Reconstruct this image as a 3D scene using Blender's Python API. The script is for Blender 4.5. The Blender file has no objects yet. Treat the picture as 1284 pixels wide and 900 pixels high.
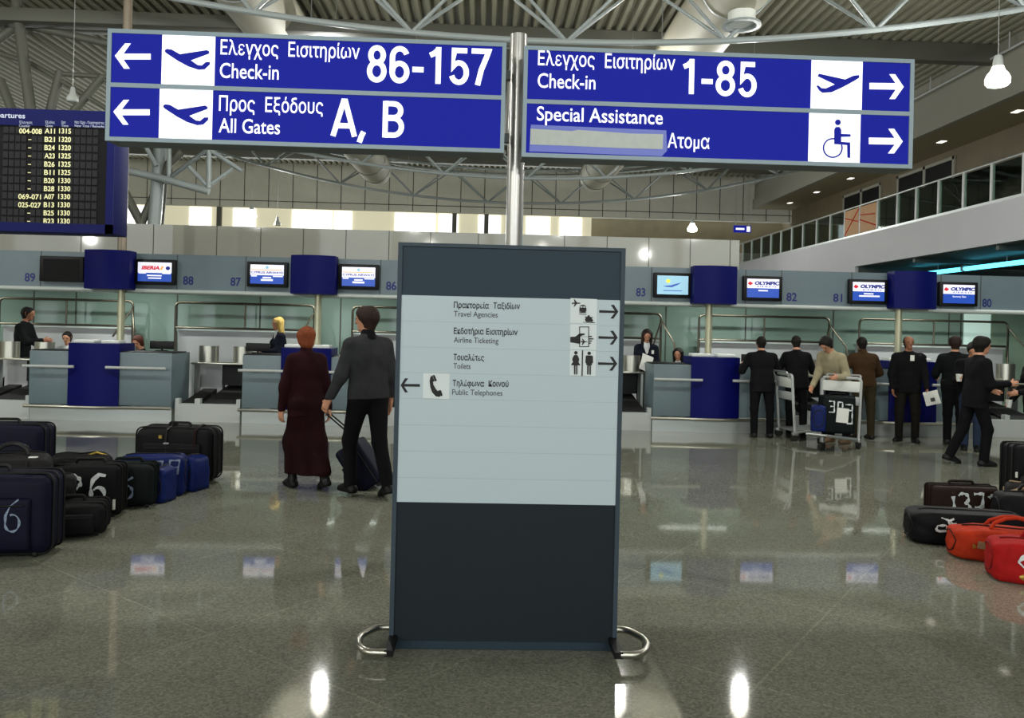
import bpy, bmesh, math, random
import numpy as np
from mathutils import Vector, Matrix
from mathutils.bvhtree import BVHTree

scene = bpy.context.scene
COL = scene.collection
PI = math.pi
random.seed(7)

# ------------------------------------------------------------------ camera
FPX, CX, CY = 1000.0, 642.0, 407.5
EYE = np.array([0.0, 0.0, 1.6])
_yaw, _pit, _rol = [math.radians(a) for a in (1.95, 0.10, 1.35)]
FWD = np.array([math.sin(_yaw) * math.cos(_pit), math.cos(_yaw) * math.cos(_pit), math.sin(_pit)])
_r0 = np.array([math.cos(_yaw), -math.sin(_yaw), 0.0])
_u0 = np.cross(_r0, FWD)
RGT = _r0 * math.cos(_rol) + _u0 * math.sin(_rol)
UPV = _u0 * math.cos(_rol) - _r0 * math.sin(_rol)

cam_data = bpy.data.cameras.new('camera')
cam = bpy.data.objects.new('camera', cam_data)
COL.objects.link(cam)
cam_data.sensor_fit = 'HORIZONTAL'
cam_data.sensor_width = 36.0
cam_data.lens = 36.0 * FPX / 1284.0
cam_data.shift_y = -(450.0 - CY) / 1284.0
cam_data.clip_end = 300
cam.matrix_world = Matrix(((RGT[0], UPV[0], -FWD[0], EYE[0]), (RGT[1], UPV[1], -FWD[1], EYE[1]),
                           (RGT[2], UPV[2], -FWD[2], EYE[2]), (0, 0, 0, 1)))
scene.camera = cam

# ------------------------------------------------------------------ colour management, world
scene.view_settings.view_transform = 'Standard'
scene.view_settings.look = 'None'
scene.view_settings.exposure = 0.55
scene.view_settings.gamma = 1.0
scene.view_settings.use_curve_mapping = False
scene.cycles.max_bounces = 8
scene.cycles.diffuse_bounces = 4
scene.cycles.glossy_bounces = 4
scene.cycles.caustics_reflective = False
scene.cycles.caustics_refractive = False
scene.cycles.sample_clamp_indirect = 4.0
W = bpy.data.worlds.new('world')
scene.world = W
W.use_nodes = True
W.node_tree.nodes['Background'].inputs[0].default_value = (0.88, 0.97, 1.0, 1)
W.node_tree.nodes['Background'].inputs[1].default_value = 1.6
LAMP_W = 260.0          # power of one lit pendant
CANOPY_W = 24.0          # one strip light under the check-in canopy
FARWIN_W = 900.0         # daylight through the far band of windows
LAMP_COL = (1.0, 1.0, 0.95)


def ray(px, py):
    return FWD + RGT * ((px - CX) / FPX) + UPV * ((CY - py) / FPX)


def PY(px, py, Y):          # point of the plane y = Y seen at a photo position
    d = ray(px, py)
    return EYE + d * (Y / d[1])


def PZ(px, py, Z=0.0):
    d = ray(px, py)
    return EYE + d * ((Z - 1.6) / d[2])


# ------------------------------------------------------------------ materials
def lin(c):
    out = []
    for v in c:
        v = v / 255.0
        out.append(v / 12.92 if v <= 0.04045 else ((v + 0.055) / 1.055) ** 2.4)
    return out


def mat(name, rgb, rough=0.6, metal=0.0, emit=0.0, var=0.0, scale=8.0, spec=0.5, ecol=None, bump=0.0, bscale=60.0, stretch=None):
    m = bpy.data.materials.new(name)
    m.use_nodes = True
    nt = m.node_tree
    b = nt.nodes['Principled BSDF']
    c = lin(rgb)
    b.inputs['Base Color'].default_value = (*c, 1)
    b.inputs['Roughness'].default_value = rough
    b.inputs['Metallic'].default_value = metal
    b.inputs['Specular IOR Level'].default_value = spec
    if emit:
        b.inputs['Emission Color'].default_value = (*(lin(ecol) if ecol else c), 1)
        b.inputs['Emission Strength'].default_value = emit
    if var or bump:
        tc = nt.nodes.new('ShaderNodeTexCoord')
        mp = nt.nodes.new('ShaderNodeMapping')
        if stretch:
            mp.inputs['Scale'].default_value = stretch
        nt.links.new(tc.outputs['Object'], mp.inputs['Vector'])
    if var:
        n = nt.nodes.new('ShaderNodeTexNoise')
        n.inputs['Scale'].default_value = scale
        n.inputs['Detail'].default_value = 4
        nt.links.new(mp.outputs['Vector'], n.inputs['Vector'])
        r = nt.nodes.new('ShaderNodeMapRange')
        r.inputs[1].default_value = 0.3
        r.inputs[2].default_value = 0.7
        r.inputs[3].default_value = 1.0 - var
        r.inputs[4].default_value = 1.0 + var
        nt.links.new(n.outputs['Fac'], r.inputs[0])
        mx = nt.nodes.new('ShaderNodeVectorMath')
        mx.operation = 'SCALE'
        mx.inputs[0].default_value = c
        nt.links.new(r.outputs[0], mx.inputs['Scale'])
        nt.links.new(mx.outputs[0], b.inputs['Base Color'])
    if bump:
        n2 = nt.nodes.new('ShaderNodeTexNoise')
        n2.inputs['Scale'].default_value = bscale
        n2.inputs['Detail'].default_value = 3
        nt.links.new(mp.outputs['Vector'], n2.inputs['Vector'])
        bp = nt.nodes.new('ShaderNodeBump')
        bp.inputs['Strength'].default_value = bump
        bp.inputs['Distance'].default_value = 0.01
        nt.links.new(n2.outputs['Fac'], bp.inputs['Height'])
        nt.links.new(bp.outputs['Normal'], b.inputs['Normal'])
    return m


def floor_material():
    m = bpy.data.materials.new('polished_granite')
    m.use_nodes = True
    nt = m.node_tree
    N = nt.nodes
    L = nt.links
    b = N['Principled BSDF']
    tc = N.new('ShaderNodeTexCoord')
    v = N.new('ShaderNodeTexVoronoi'); v.inputs['Scale'].default_value = 95
    L.new(tc.outputs['Object'], v.inputs['Vector'])
    n = N.new('ShaderNodeTexNoise'); n.inputs['Scale'].default_value = 60; n.inputs['Detail'].default_value = 5
    L.new(tc.outputs['Object'], n.inputs['Vector'])
    n2 = N.new('ShaderNodeTexNoise'); n2.inputs['Scale'].default_value = 0.9; n2.inputs['Detail'].default_value = 3
    L.new(tc.outputs['Object'], n2.inputs['Vector'])
    sep = N.new('ShaderNodeSeparateColor'); L.new(v.outputs['Color'], sep.inputs[0])
    ramp = N.new('ShaderNodeValToRGB')
    e = ramp.color_ramp.elements
    e[0].position = 0.0; e[0].color = (*lin((74, 75, 66)), 1)
    e[1].position = 1.0; e[1].color = (*lin((152, 153, 140)), 1)
    k = e.new(0.16); k.color = (*lin((104, 105, 93)), 1)
    k = e.new(0.6); k.color = (*lin((130, 131, 117)), 1)
    add = N.new('ShaderNodeMath'); add.operation = 'MULTIPLY_ADD'; add.inputs[1].default_value = 0.55
    L.new(sep.outputs[0], add.inputs[0])
    half = N.new('ShaderNodeMath'); half.operation = 'MULTIPLY'; half.inputs[1].default_value = 0.45
    L.new(n.outputs['Fac'], half.inputs[0]); L.new(half.outputs[0], add.inputs[2])
    L.new(add.outputs[0], ramp.inputs[0])
    # slab joints, laid diagonally
    mp = N.new('ShaderNodeMapping'); mp.inputs['Rotation'].default_value = (0, 0, math.radians(38))
    L.new(tc.outputs['Object'], mp.inputs['Vector'])
    br = N.new('ShaderNodeTexBrick')
    br.offset = 0.0
    br.inputs['Scale'].default_value = 1.0
    br.inputs['Brick Width'].default_value = 1.2
    br.inputs['Row Height'].default_value = 1.2
    br.inputs['Mortar Size'].default_value = 0.006
    br.inputs['Color1'].default_value = (0.95, 0.95, 0.95, 1)
    br.inputs['Color2'].default_value = (1.04, 1.04, 1.04, 1)
    br.inputs['Mortar'].default_value = (1.22, 1.22, 1.18, 1)
    L.new(mp.outputs[0], br.inputs['Vector'])
    mul = N.new('ShaderNodeMix'); mul.data_type = 'RGBA'; mul.blend_type = 'MULTIPLY'; mul.inputs[0].default_value = 1
    L.new(ramp.outputs[0], mul.inputs[6]); L.new(br.outputs['Color'], mul.inputs[7])
    r2 = N.new('ShaderNodeMapRange'); r2.inputs[1].default_value = .3; r2.inputs[2].default_value = .7
    r2.inputs[3].default_value = .88; r2.inputs[4].default_value = 1.1
    L.new(n2.outputs['Fac'], r2.inputs[0])
    sc = N.new('ShaderNodeVectorMath'); sc.operation = 'SCALE'
    L.new(mul.outputs[2], sc.inputs[0]); L.new(r2.outputs[0], sc.inputs['Scale'])
    L.new(sc.outputs[0], b.inputs['Base Color'])
    b.inputs['Roughness'].default_value = 0.045
    b.inputs['IOR'].default_value = 1.52
    return m


M = {}
M['floor'] = floor_material()
M['deck'] = mat('painted_steel_deck', (146, 144, 126), 0.6, var=.06, scale=2)
M['beam'] = mat('painted_beam', (92, 92, 82), 0.55)
M['tube'] = mat('painted_tube', (152, 160, 160), 0.35)
M['duct'] = mat('cream_duct', (180, 176, 158), 0.65)
M['far_panel'] = mat('grey_wall_panel', (214, 212, 200), 0.5, var=.03, scale=3)
M['joint'] = mat('panel_joint', (70, 72, 66), 0.8)
M['cream'] = mat('glowing_cream_wall', (220, 214, 184), 0.5, emit=.38)  # cream wall; its brightness is an emission put into the colour
M['daylight'] = mat('daylit_pane', (250, 250, 250), 0.4, emit=.95)
M['white_panel'] = mat('glossy_white_panel', (158, 157, 146), 0.05, var=.02, scale=2)
M['fascia'] = mat('blue_grey_laminate', (108, 124, 132), 0.4, var=.03, scale=5)
M['ledge'] = mat('pale_ledge', (190, 198, 194), 0.3)
M['navy_print'] = mat('navy_print', (22, 30, 110), 0.5)
M['navy'] = mat('navy_lacquer', (2, 8, 88), 0.5, spec=.16)
M['counter'] = mat('counter_laminate', (104, 120, 126), 0.4, var=.04, scale=30)
M['steel'] = mat('brushed_steel', (196, 194, 182), 0.28, metal=1.0)
M['steel_dull'] = mat('dull_steel', (176, 180, 178), 0.42, metal=.75)
M['rail_steel'] = mat('dark_rail_steel', (104, 98, 86), 0.35, metal=.9)
M['pale_metal'] = mat('pale_painted_metal', (182, 186, 184), 0.4)
M['black'] = mat('black_plastic', (9, 9, 10), 0.5, spec=.3)
M['rubber'] = mat('belt_rubber', (20, 19, 17), 0.75)
M['glasswall'] = mat('backed_green_glass', (122, 142, 132), 0.05, var=.03, scale=1.2)
M['lowwall'] = mat('low_wall_paint', (190, 190, 192), 0.45)
M['white_plastic'] = mat('white_plastic', (225, 228, 222), 0.35)
M['totem_dark'] = mat('slate_panel', (50, 64, 76), 0.6, var=.05, scale=300, spec=.2)
M['totem_low'] = mat('dark_slate_panel', (31, 39, 45), 0.6, var=.06, scale=300, spec=.2)
M['totem_white'] = mat('silver_white_panel', (190, 205, 213), 0.5, var=.025, scale=220)
M['totem_tile'] = mat('pictogram_tile', (222, 230, 232), 0.5)
M['ink'] = mat('black_ink', (20, 16, 18), 0.6)
M['ink_soft'] = mat('grey_ink', (66, 66, 68), 0.6)
M['seam'] = mat('panel_seam', (174, 184, 186), 0.6)
M['sign_frame'] = mat('pale_blue_frame', (150, 170, 182), 0.4)
M['sign_case'] = mat('grey_sign_case', (96, 102, 102), 0.5)
M['sign_blue'] = mat('backlit_blue', (10, 16, 100), 0.55, emit=.5, ecol=(24, 34, 152), spec=.12)
M['sign_white'] = mat('backlit_white', (235, 235, 240), 0.5, emit=.6, ecol=(250, 250, 255))
M['tape'] = mat('grey_tape', (176, 182, 176), 0.4, emit=.12, var=.05, scale=20)
M['tape_edge'] = mat('thin_tape', (88, 100, 176), 0.4, emit=.3)
M['board_blue'] = mat('board_blue', (18, 24, 88), 0.6, spec=.15)
M['board_black'] = mat('board_black', (8, 8, 11), 0.6, spec=.2)
M['flap'] = mat('split_flap', (20, 19, 25), 0.5, spec=.3)
M['flap_text'] = mat('flap_print_glow', (232, 228, 172), 0.5, emit=.25)  # printed flap characters, with a glow added to the colour
M['board_text'] = mat('board_header_text', (190, 200, 220), 0.5, emit=.18)
M['slab'] = mat('pale_balcony_fascia', (166, 166, 170), 0.55, var=.03, scale=1)
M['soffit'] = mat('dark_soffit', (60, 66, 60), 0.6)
M['upper_wall'] = mat('brown_stone_cladding', (104, 94, 70), 0.5, var=.12, scale=1.5)
M['side_soffit'] = mat('olive_soffit', (150, 142, 112), 0.6)
M['side_beam'] = mat('grey_side_beam', (150, 148, 136), 0.6)
M['plywood'] = mat('plywood', (178, 136, 92), 0.7, var=.08, scale=6)
M['red_tape'] = mat('red_tape', (190, 40, 30), 0.5)
M['neon'] = mat('cyan_tube', (120, 225, 250), 0.4, emit=2.2, ecol=(90, 215, 250))
M['lamp_on'] = mat('lit_lamp_shade', (255, 250, 235), 0.4, emit=6.0)
M['lamp_off'] = mat('frosted_lamp_shade', (190, 195, 190), 0.2)
M['spot_on'] = mat('lit_downlight', (255, 250, 235), 0.4, emit=1.2)
M['scr_white'] = mat('screen_white', (225, 225, 240), 0.3, emit=.55)
M['scr_blue'] = mat('screen_blue', (36, 72, 165), 0.3, emit=.5)
M['scr_sky'] = mat('screen_sky', (140, 185, 205), 0.3, emit=.5)
M['scr_red'] = mat('screen_red', (200, 40, 50), 0.3, emit=.45)
M['scr_orange'] = mat('screen_orange', (240, 165, 80), 0.3, emit=.5)
M['scr_navy'] = mat('screen_navy', (30, 40, 120), 0.3, emit=.45)
M['scr_yellow'] = mat('screen_yellow', (235, 225, 60), 0.3, emit=.5)
M['scr_off'] = mat('dark_screen', (8, 8, 10), 0.5, spec=.15)
M['paper'] = mat('white_paper', (232, 232, 226), 0.7)
M['paint_white'] = mat('white_chalk_paint', (214, 218, 220), 0.8, var=.2, scale=60)
M['paint_grey'] = mat('pale_chalk_paint', (128, 142, 166), 0.8, var=.3, scale=60)


def glass_mat():
    m = bpy.data.materials.new('balcony_glass')
    m.use_nodes = True
    nt = m.node_tree
    nt.nodes.remove(nt.nodes['Principled BSDF'])
    t = nt.nodes.new('ShaderNodeBsdfTransparent'); t.inputs[0].default_value = (.74, .84, .78, 1)
    g = nt.nodes.new('ShaderNodeBsdfGlossy'); g.inputs['Roughness'].default_value = .03
    g.inputs[0].default_value = (.8, .9, .85, 1)
    mx = nt.nodes.new('ShaderNodeMixShader')
    fr = nt.nodes.new('ShaderNodeFresnel'); fr.inputs[0].default_value = 1.5
    nt.links.new(fr.outputs[0], mx.inputs[0])
    nt.links.new(t.outputs[0], mx.inputs[1]); nt.links.new(g.outputs[0], mx.inputs[2])
    nt.links.new(mx.outputs[0], nt.nodes['Material Output'].inputs[0])
    return m


M['glass'] = glass_mat()


# ------------------------------------------------------------------ mesh helpers
def tag(o, label=None, cat=None, group=None, kind=None):
    if label: o['label'] = label
    if cat: o['category'] = cat
    if group: o['group'] = group
    if kind: o['kind'] = kind
    return o


def thing(name, label, cat, loc=(0, 0, 0), rz=0.0, group=None):
    o = bpy.data.objects.new(name, None)
    COL.objects.link(o)
    o.empty_display_size = .1
    o.location = loc
    o.rotation_euler = (0, 0, rz)
    return tag(o, label, cat, group)


class MB:
    def __init__(s):
        s.bm = bmesh.new()

    def _merge(s, b2, mtx=None):
        me = bpy.data.meshes.new('tmp')
        if mtx is not None:
            bmesh.ops.transform(b2, matrix=mtx, verts=b2.verts)
        b2.to_mesh(me); b2.free()
        s.bm.from_mesh(me)
        bpy.data.meshes.remove(me)

    def box(s, c, d, bev=0.0, seg=2, rot=None):
        b = bmesh.new()
        bmesh.ops.create_cube(b, size=1.0)
        bmesh.ops.scale(b, vec=d, verts=b.verts)
        if bev:
            bmesh.ops.bevel(b, geom=b.edges[:], offset=bev, segments=seg, profile=.5, affect='EDGES')
        mt = Matrix.Translation(c)
        if rot is not None: mt = mt @ rot
        s._merge(b, mt)
        return s

    def span(s, x0, x1, y0, y1, z0, z1, bev=0.0, seg=2):
        return s.box(((x0 + x1) / 2, (y0 + y1) / 2, (z0 + z1) / 2), (abs(x1 - x0), abs(y1 - y0), abs(z1 - z0)), bev, seg)

    def cyl(s, a, b, r0, r1=None, seg=16, caps=True):
        r1 = r0 if r1 is None else r1
        a = Vector(a); b = Vector(b)
        d = b - a
        q = bmesh.new()
        bmesh.ops.create_cone(q, cap_ends=caps, segments=seg, radius1=r0, radius2=r1, depth=d.length)
        mt = Matrix.Translation((a + b) / 2) @ d.to_track_quat('Z', 'Y').to_matrix().to_4x4()
        s._merge(q, mt)
        return s

    def ball(s, c, r, sc=(1, 1, 1), seg=16, rot=None):
        q = bmesh.new()
        bmesh.ops.create_uvsphere(q, u_segments=seg, v_segments=max(6, seg // 2), radius=r)
        bmesh.ops.scale(q, vec=sc, verts=q.verts)
        mt = Matrix.Translation(c)
        if rot is not None: mt = mt @ rot
        s._merge(q, mt)
        return s

    def tube(s, pts, r, seg=10, closed=False):
        pts = [Vector(p) for p in pts]
        n = len(pts)
        rings = []
        prev = None
        for i, p in enumerate(pts):
            if closed:
                t = (pts[(i + 1) % n] - pts[i - 1]).normalized()
            else:
                t = (pts[min(i + 1, n - 1)] - pts[max(i - 1, 0)]).normalized()
            if prev is None:
                ref = Vector((0, 0, 1)) if abs(t.z) < .9 else Vector((1, 0, 0))
                u = t.cross(ref).normalized()
            else:
                u = (prev - t * prev.dot(t)).normalized()
            prev = u
            v = t.cross(u)
            rr = r[i] if isinstance(r, (list, tuple)) else r
            rings.append([s.bm.verts.new(p + (u * math.cos(2 * PI * k / seg) + v * math.sin(2 * PI * k / seg)) * rr) for k in range(seg)])
        m = n if closed else n - 1
        for i in range(m):
            A, B = rings[i], rings[(i + 1) % n]
            for k in range(seg):
                s.bm.faces.new((A[k], A[(k + 1) % seg], B[(k + 1) % seg], B[k]))
        if not closed:
            s.bm.faces.new(rings[0][::-1]); s.bm.faces.new(rings[-1])
        return s

    def lathe(s, prof, c=(0, 0, 0), seg=24):
        rings = []
        for r, z in prof:
            rings.append([s.bm.verts.new((c[0] + r * math.cos(2 * PI * k / seg), c[1] + r * math.sin(2 * PI * k / seg), c[2] + z)) for k in range(seg)])
        for A, B in zip(rings, rings[1:]):
            for k in range(seg):
                s.bm.faces.new((A[k], A[(k + 1) % seg], B[(k + 1) % seg], B[k]))
        return s

    def prism(s, poly, fn, t):
        """poly: 2D outline; fn(a, b, k) -> 3D point on the near (k=0) or far (k=1) face; thickness handled by fn."""
        A = [s.bm.verts.new(fn(a, b, 0)) for a, b in poly]
        B = [s.bm.verts.new(fn(a, b, t)) for a, b in poly]
        n = len(poly)
        s.bm.faces.new(A); s.bm.faces.new(B[::-1])
        for i in range(n):
            s.bm.faces.new((A[i], B[i], B[(i + 1) % n], A[(i + 1) % n]))
        return s

    def build(s, name, m, parent=None, smooth=True, ang=35, loc=None, rz=0.0):
        bmesh.ops.recalc_face_normals(s.bm, faces=s.bm.faces)
        me = bpy.data.meshes.new(name)
        s.bm.to_mesh(me); s.bm.free()
        me.materials.append(m)
        if smooth:
            me.polygons.foreach_set('use_smooth', [True] * len(me.polygons))
            me.set_sharp_from_angle(angle=math.radians(ang))
        o = bpy.data.objects.new(name, me)
        COL.objects.link(o)
        if parent is not None: o.parent = parent
        if loc is not None: o.location = loc
        if rz: o.rotation_euler = (0, 0, rz)
        return o


def rpath(pts, r, n=5, closed=False):
    """polyline with rounded corners"""
    pts = [Vector(p) for p in pts]
    out = []
    N = len(pts)
    for i, p in enumerate(pts):
        if not closed and i in (0, N - 1):
            out.append(p); continue
        a = pts[i - 1]; b = pts[(i + 1) % N]
        d0 = (a - p); d1 = (b - p)
        rr = min(r, d0.length * .49, d1.length * .49)
        p0 = p + d0.normalized() * rr; p1 = p + d1.normalized() * rr
        for k in range(n + 1):
            t = k / n
            out.append(p0 * (1 - t) ** 2 + p * 2 * t * (1 - t) + p1 * t * t)
    return out


def dup(o, parent=None):
    c = o.copy()
    COL.objects.link(c)
    c.parent = parent
    for ch in list(o.children):
        dup(ch, c)
    return c


_tcache = {}


def glyphs(body, bold):
    key = (body, bold)
    if key not in _tcache:
        c = bpy.data.curves.new('txt', 'FONT')
        c.body = body
        c.resolution_u = 4
        c.offset = bold
        o = bpy.data.objects.new('txt', c)
        COL.objects.link(o)
        bpy.context.view_layer.update()
        me = bpy.data.meshes.new_from_object(o.evaluated_get(bpy.context.evaluated_depsgraph_get()))
        vs = np.array([v.co[:2] for v in me.vertices])
        fs = [tuple(p.vertices) for p in me.polygons]
        bpy.data.objects.remove(o); bpy.data.curves.remove(c); bpy.data.meshes.remove(me)
        _tcache[key] = (vs, fs)
    return _tcache[key]


def text(body, x0, x1, zb, cap, m, parent, y, name='lettering', bold=0.0, slant=0.0, off=(0, 0, 0)):
    """flat lettering on a vertical face that looks to -y: from x0 to x1, baseline zb, capital height cap"""
    vs, fs = glyphs(body, bold)
    mn, mx = vs[:, 0].min(), vs[:, 0].max()
    k = (x1 - x0) / (mx - mn)
    kz = cap / 0.69
    V = [(x0 + (a - mn) * k + slant * b * kz - off[0], y - off[1], zb + b * kz - off[2]) for a, b in vs]
    me = bpy.data.meshes.new(name)
    me.from_pydata(V, [], fs)
    me.materials.append(m)
    o = bpy.data.objects.new(name, me)
    COL.objects.link(o)
    o.parent = parent
    return o


def px_text(body, px0, px1, pyb, cap, m, parent, Y, off, bold=0.0, name='lettering', lift=.004, slant=0.0):
    a = PY(px0, pyb, Y); b = PY(px1, pyb, Y)
    s = Y / FPX
    return text(body, a[0], b[0], a[2], cap * s, m, parent, Y - lift, name, bold, slant, off)


def px_shape(polys, m, parent, Y, off, name='pictogram', lift=.003, fx=1.0, ox=0.0, oy=0.0, t=.002):
    """raised outlines on the vertical face y = Y"""
    mb = MB()
    for poly in polys:
        P = [PY(ox + a / fx, oy + b / fx, Y) for a, b in poly]
        mb.prism([(p[0] - off[0], p[2] - off[2]) for p in P], lambda a, b, k: (a, Y - lift - off[1] + k, b), t)
    return mb.build(name, m, parent, smooth=False)


def disc(cx, cy, r, n=18, r2=None):
    return [(cx + r * math.cos(2 * PI * i / n), cy + (r2 or r) * math.sin(2 * PI * i / n)) for i in range(n)]


def rect(x0, y0, x1, y1):
    return [(x0, y0), (x1, y0), (x1, y1), (x0, y1)]


def struct(o):
    o['kind'] = 'structure'
    return o


def _el(cx, cz, rx, rz, a0, a1, n=20):
    return [(cx + rx * math.cos(math.radians(a0 + (a1 - a0) * i / n)), cz + rz * math.sin(math.radians(a0 + (a1 - a0) * i / n))) for i in range(n + 1)]


BIG = {     # stroke skeletons in a box of height 1: (width, strokes)
    '8': (.52, [_el(.26, .735, .17, .20, 90, 450, 28), _el(.26, .30, .195, .235, 90, 450, 28)]),
    '6': (.52, [_el(.26, .30, .195, .235, 180, 540, 28), [(.065, .30), (.065, .66)] + _el(.26, .70, .195, .235, 180, 22, 16)]),
    '5': (.52, [[(.47, .93), (.115, .93), (.085, .47)] + _el(.25, .33, .205, .265, 125, -160, 20)]),
    '7': (.52, [[(.0, .93), (.44, .93), (.40, .80), (.26, .42), (.17, .0)]]),
    '1': (.28, [[(.0, .77), (.10, .82), (.205, .93)], [(.21, .0), (.21, 1.0)]]),
    '-': (.32, [[(.0, .37), (.32, .37)]]),
    'A': (.74, [[(.07, .0), (.345, .96), (.395, .96), (.67, .0)], [(.17, .29), (.57, .29)]]),
    'B': (.58, [[(.07, .0), (.07, 1.0)], [(.07, .93), (.28, .93)] + _el(.29, .74, .19, .19, 90, -90, 14) + [(.07, .55)], [(.07, .53), (.30, .53)] + _el(.30, .30, .21, .23, 90, -90, 14) + [(.07, .07)]]),
    ',': (.22, [[(.17, .135), (.11, .02), (.05, -.16)]]),
}


def big_glyph(ch, px0, px1, pyb, cap, m, parent, Y, off, sw=.145, lift=.002):
    a = PY(px0, pyb, Y); b = PY(px1, pyb, Y)
    w, strokes = BIG[ch]
    kx = (b[0] - a[0]) / w
    kz = cap * Y / FPX
    mb = MB()
    for st_ in strokes:
        P = [(p[0] * kx, p[1] * kz) for i, p in enumerate(st_) if i == 0 or p != st_[i - 1]]
        n = len(P)
        hw = sw * kz / 2
        prev = None
        loop = math.hypot(P[0][0] - P[-1][0], P[0][1] - P[-1][1]) < 1e-6
        for i in range(n):
            p = P[i]
            q0 = P[i - 1] if i > 0 else (P[-2] if loop else None)
            q1 = P[i + 1] if i < n - 1 else (P[1] if loop else None)
            def nrm(u, v):
                l = math.hypot(v[0] - u[0], v[1] - u[1]); return (-(v[1] - u[1]) / l, (v[0] - u[0]) / l)
            if q0 is None: nn = nrm(p, q1); s = 1
            elif q1 is None: nn = nrm(q0, p); s = 1
            else:
                n0, n1 = nrm(q0, p), nrm(p, q1)
                l = math.hypot(n0[0] + n1[0], n0[1] + n1[1])
                nn = ((n0[0] + n1[0]) / l, (n0[1] + n1[1]) / l)
                s = min(2.0, 1 / max(.3, nn[0] * n1[0] + nn[1] * n1[1]))
            row = [mb.bm.verts.new((a[0] + p[0] + k * nn[0] * hw * s - off[0], Y - lift - off[1], a[2] + p[1] + k * nn[1] * hw * s - off[2])) for k in (-1, 1)]
            if prev: mb.bm.faces.new((prev[0], prev[1], row[1], row[0]))
            prev = row
    return mb.build('lettering', m, parent, smooth=False)

# ================================================================== the hall
FY0, FY1 = -22.0, 44.0
XL, XR = -30.0, 17.0
DECK = 10.2
struct(MB().span(XL, 22, FY0, FY1, -.3, 0).build('floor', M['floor'], smooth=False))

# corrugated steel deck: ribs run into the depth
mb = MB()
pitch = .30
n = int((22 - XL) / pitch)
prof = []
for i in range(n):
    x = XL + i * pitch
    prof += [(x, DECK), (x + .11, DECK), (x + .14, DECK + .2), (x + .27, DECK + .2)]
A = [mb.bm.verts.new((x, FY0, z)) for x, z in prof]
B = [mb.bm.verts.new((x, FY1, z)) for x, z in prof]
for i in range(len(prof) - 1):
    mb.bm.faces.new((A[i], A[i + 1], B[i + 1], B[i]))
struct(mb.build('ceiling', M['deck'], smooth=False))

# far wall: grey panels over a cream wall band, made to glow, with daylit panes
wb = struct(MB().span(XL, 17.3, FY1, FY1 + .3, 7.75, DECK + .3).build('wall_back', M['far_panel'], smooth=False))
mb = MB()
for i in range(36):
    x = -29 + i * 1.31
    mb.span(x - .02, x + .02, FY1 - .012, FY1 + .01, 7.8, DECK)
mb.span(XL, 17, FY1 - .014, FY1 + .01, 8.12, 8.16)
o = mb.build('joint', M['joint'], wb, smooth=False)
struct(MB().span(XL, 17.3, FY1, FY1 + .3, 0, 6.0).build('wall_back_lower', M['far_panel'], smooth=False))
xcr = PY(742, 275, FY1)[0]
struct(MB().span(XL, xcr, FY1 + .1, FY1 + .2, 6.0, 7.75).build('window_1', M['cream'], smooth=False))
wn = 2
for a, b in ((120, 131), (140, 168), (170, 186), (237, 264), (292, 320), (366, 391), (393, 416), (419, 441), (495, 520), (522, 546), (550, 575), (600, 628), (660, 690), (702, 730)):
    x0 = PY(a, 272, FY1)[0]; x1 = PY(b, 272, FY1)[0]
    struct(MB().span(x0, x1, FY1 + .02, FY1 + .1, 6.2, 7.7).build('window_%d' % wn, M['daylight'], smooth=False))
    wn += 1
mb = MB()
for px in (275, 570, 610):
    x0 = PY(px, 272, FY1)[0]
    mb.span(x0 - .12, x0 + .12, FY1 - .1, FY1 + .1, 6.0, 7.75)
struct(mb.build('trim_1', M['beam'], smooth=False))
# the dark opening right of the cream band
struct(MB().span(xcr, 17.3, FY1 + 1.5, FY1 + 1.7, 5.0, 8.0).build('wall_far_recess', M['upper_wall'], smooth=False))
struct(MB().span(XL - .3, XL, FY0, FY1, 0, DECK + .2).build('wall_left', M['far_panel'], smooth=False))

# rear of the hall (behind the camera): piers with daylit doors between them, open glazing above
mb = MB()
x = XL
random.seed(3)
while x < 22:
    wdt = random.choice((.9, 1.3, 1.8, 2.4))
    mb.span(x, min(x + wdt, 22), FY0, FY0 + .3, 0, 2.5)
    x += wdt + random.choice((.7, 1.0, 1.3))
mb.span(XL, 22, FY0, FY0 + .3, 2.5, 3.4)
mb.span(XL, 22, FY0, FY0 + .3, 8.4, DECK + .2)
for i in range(9):
    mb.span(XL + i * 6, XL + i * 6 + .5, FY0, FY0 + .3, 3.4, 8.4)
struct(mb.build('wall_rear', M['far_panel'], smooth=False))

# right-hand side: mezzanine, its fascia, the cladding above, soffit and beam
SY = 27.7
mb = MB()
mb.span(13.12, 22, FY0, FY1, 4.75, 5.07)                 # slab
struct(mb.build('floor_mezzanine', M['slab'], smooth=False))
mb = MB()
# fascia panel; its bottom curls up at the far end of the soffit
pr = [(FY0, 4.0), (24.5, 4.0), (26.3, 4.0), (SY, 3.98)]
mb.span(13.0, 13.12, FY0, SY, 4.0, 5.07)
mb.span(13.0, 13.12, SY, FY1, 0, 5.07)
struct(mb.build('wall_right', M['slab'], smooth=False))
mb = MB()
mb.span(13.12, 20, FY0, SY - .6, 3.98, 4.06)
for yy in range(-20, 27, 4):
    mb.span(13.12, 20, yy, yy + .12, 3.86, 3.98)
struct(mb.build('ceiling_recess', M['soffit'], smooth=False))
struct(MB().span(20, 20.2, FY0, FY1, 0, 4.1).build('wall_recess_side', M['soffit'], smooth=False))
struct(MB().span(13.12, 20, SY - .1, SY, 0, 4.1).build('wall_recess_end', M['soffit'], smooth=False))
struct(MB().span(XR, XR + .3, FY0, FY1 + 1.5, 5.07, 8.5).build('wall_right_upper', M['upper_wall'], smooth=False))
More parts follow.
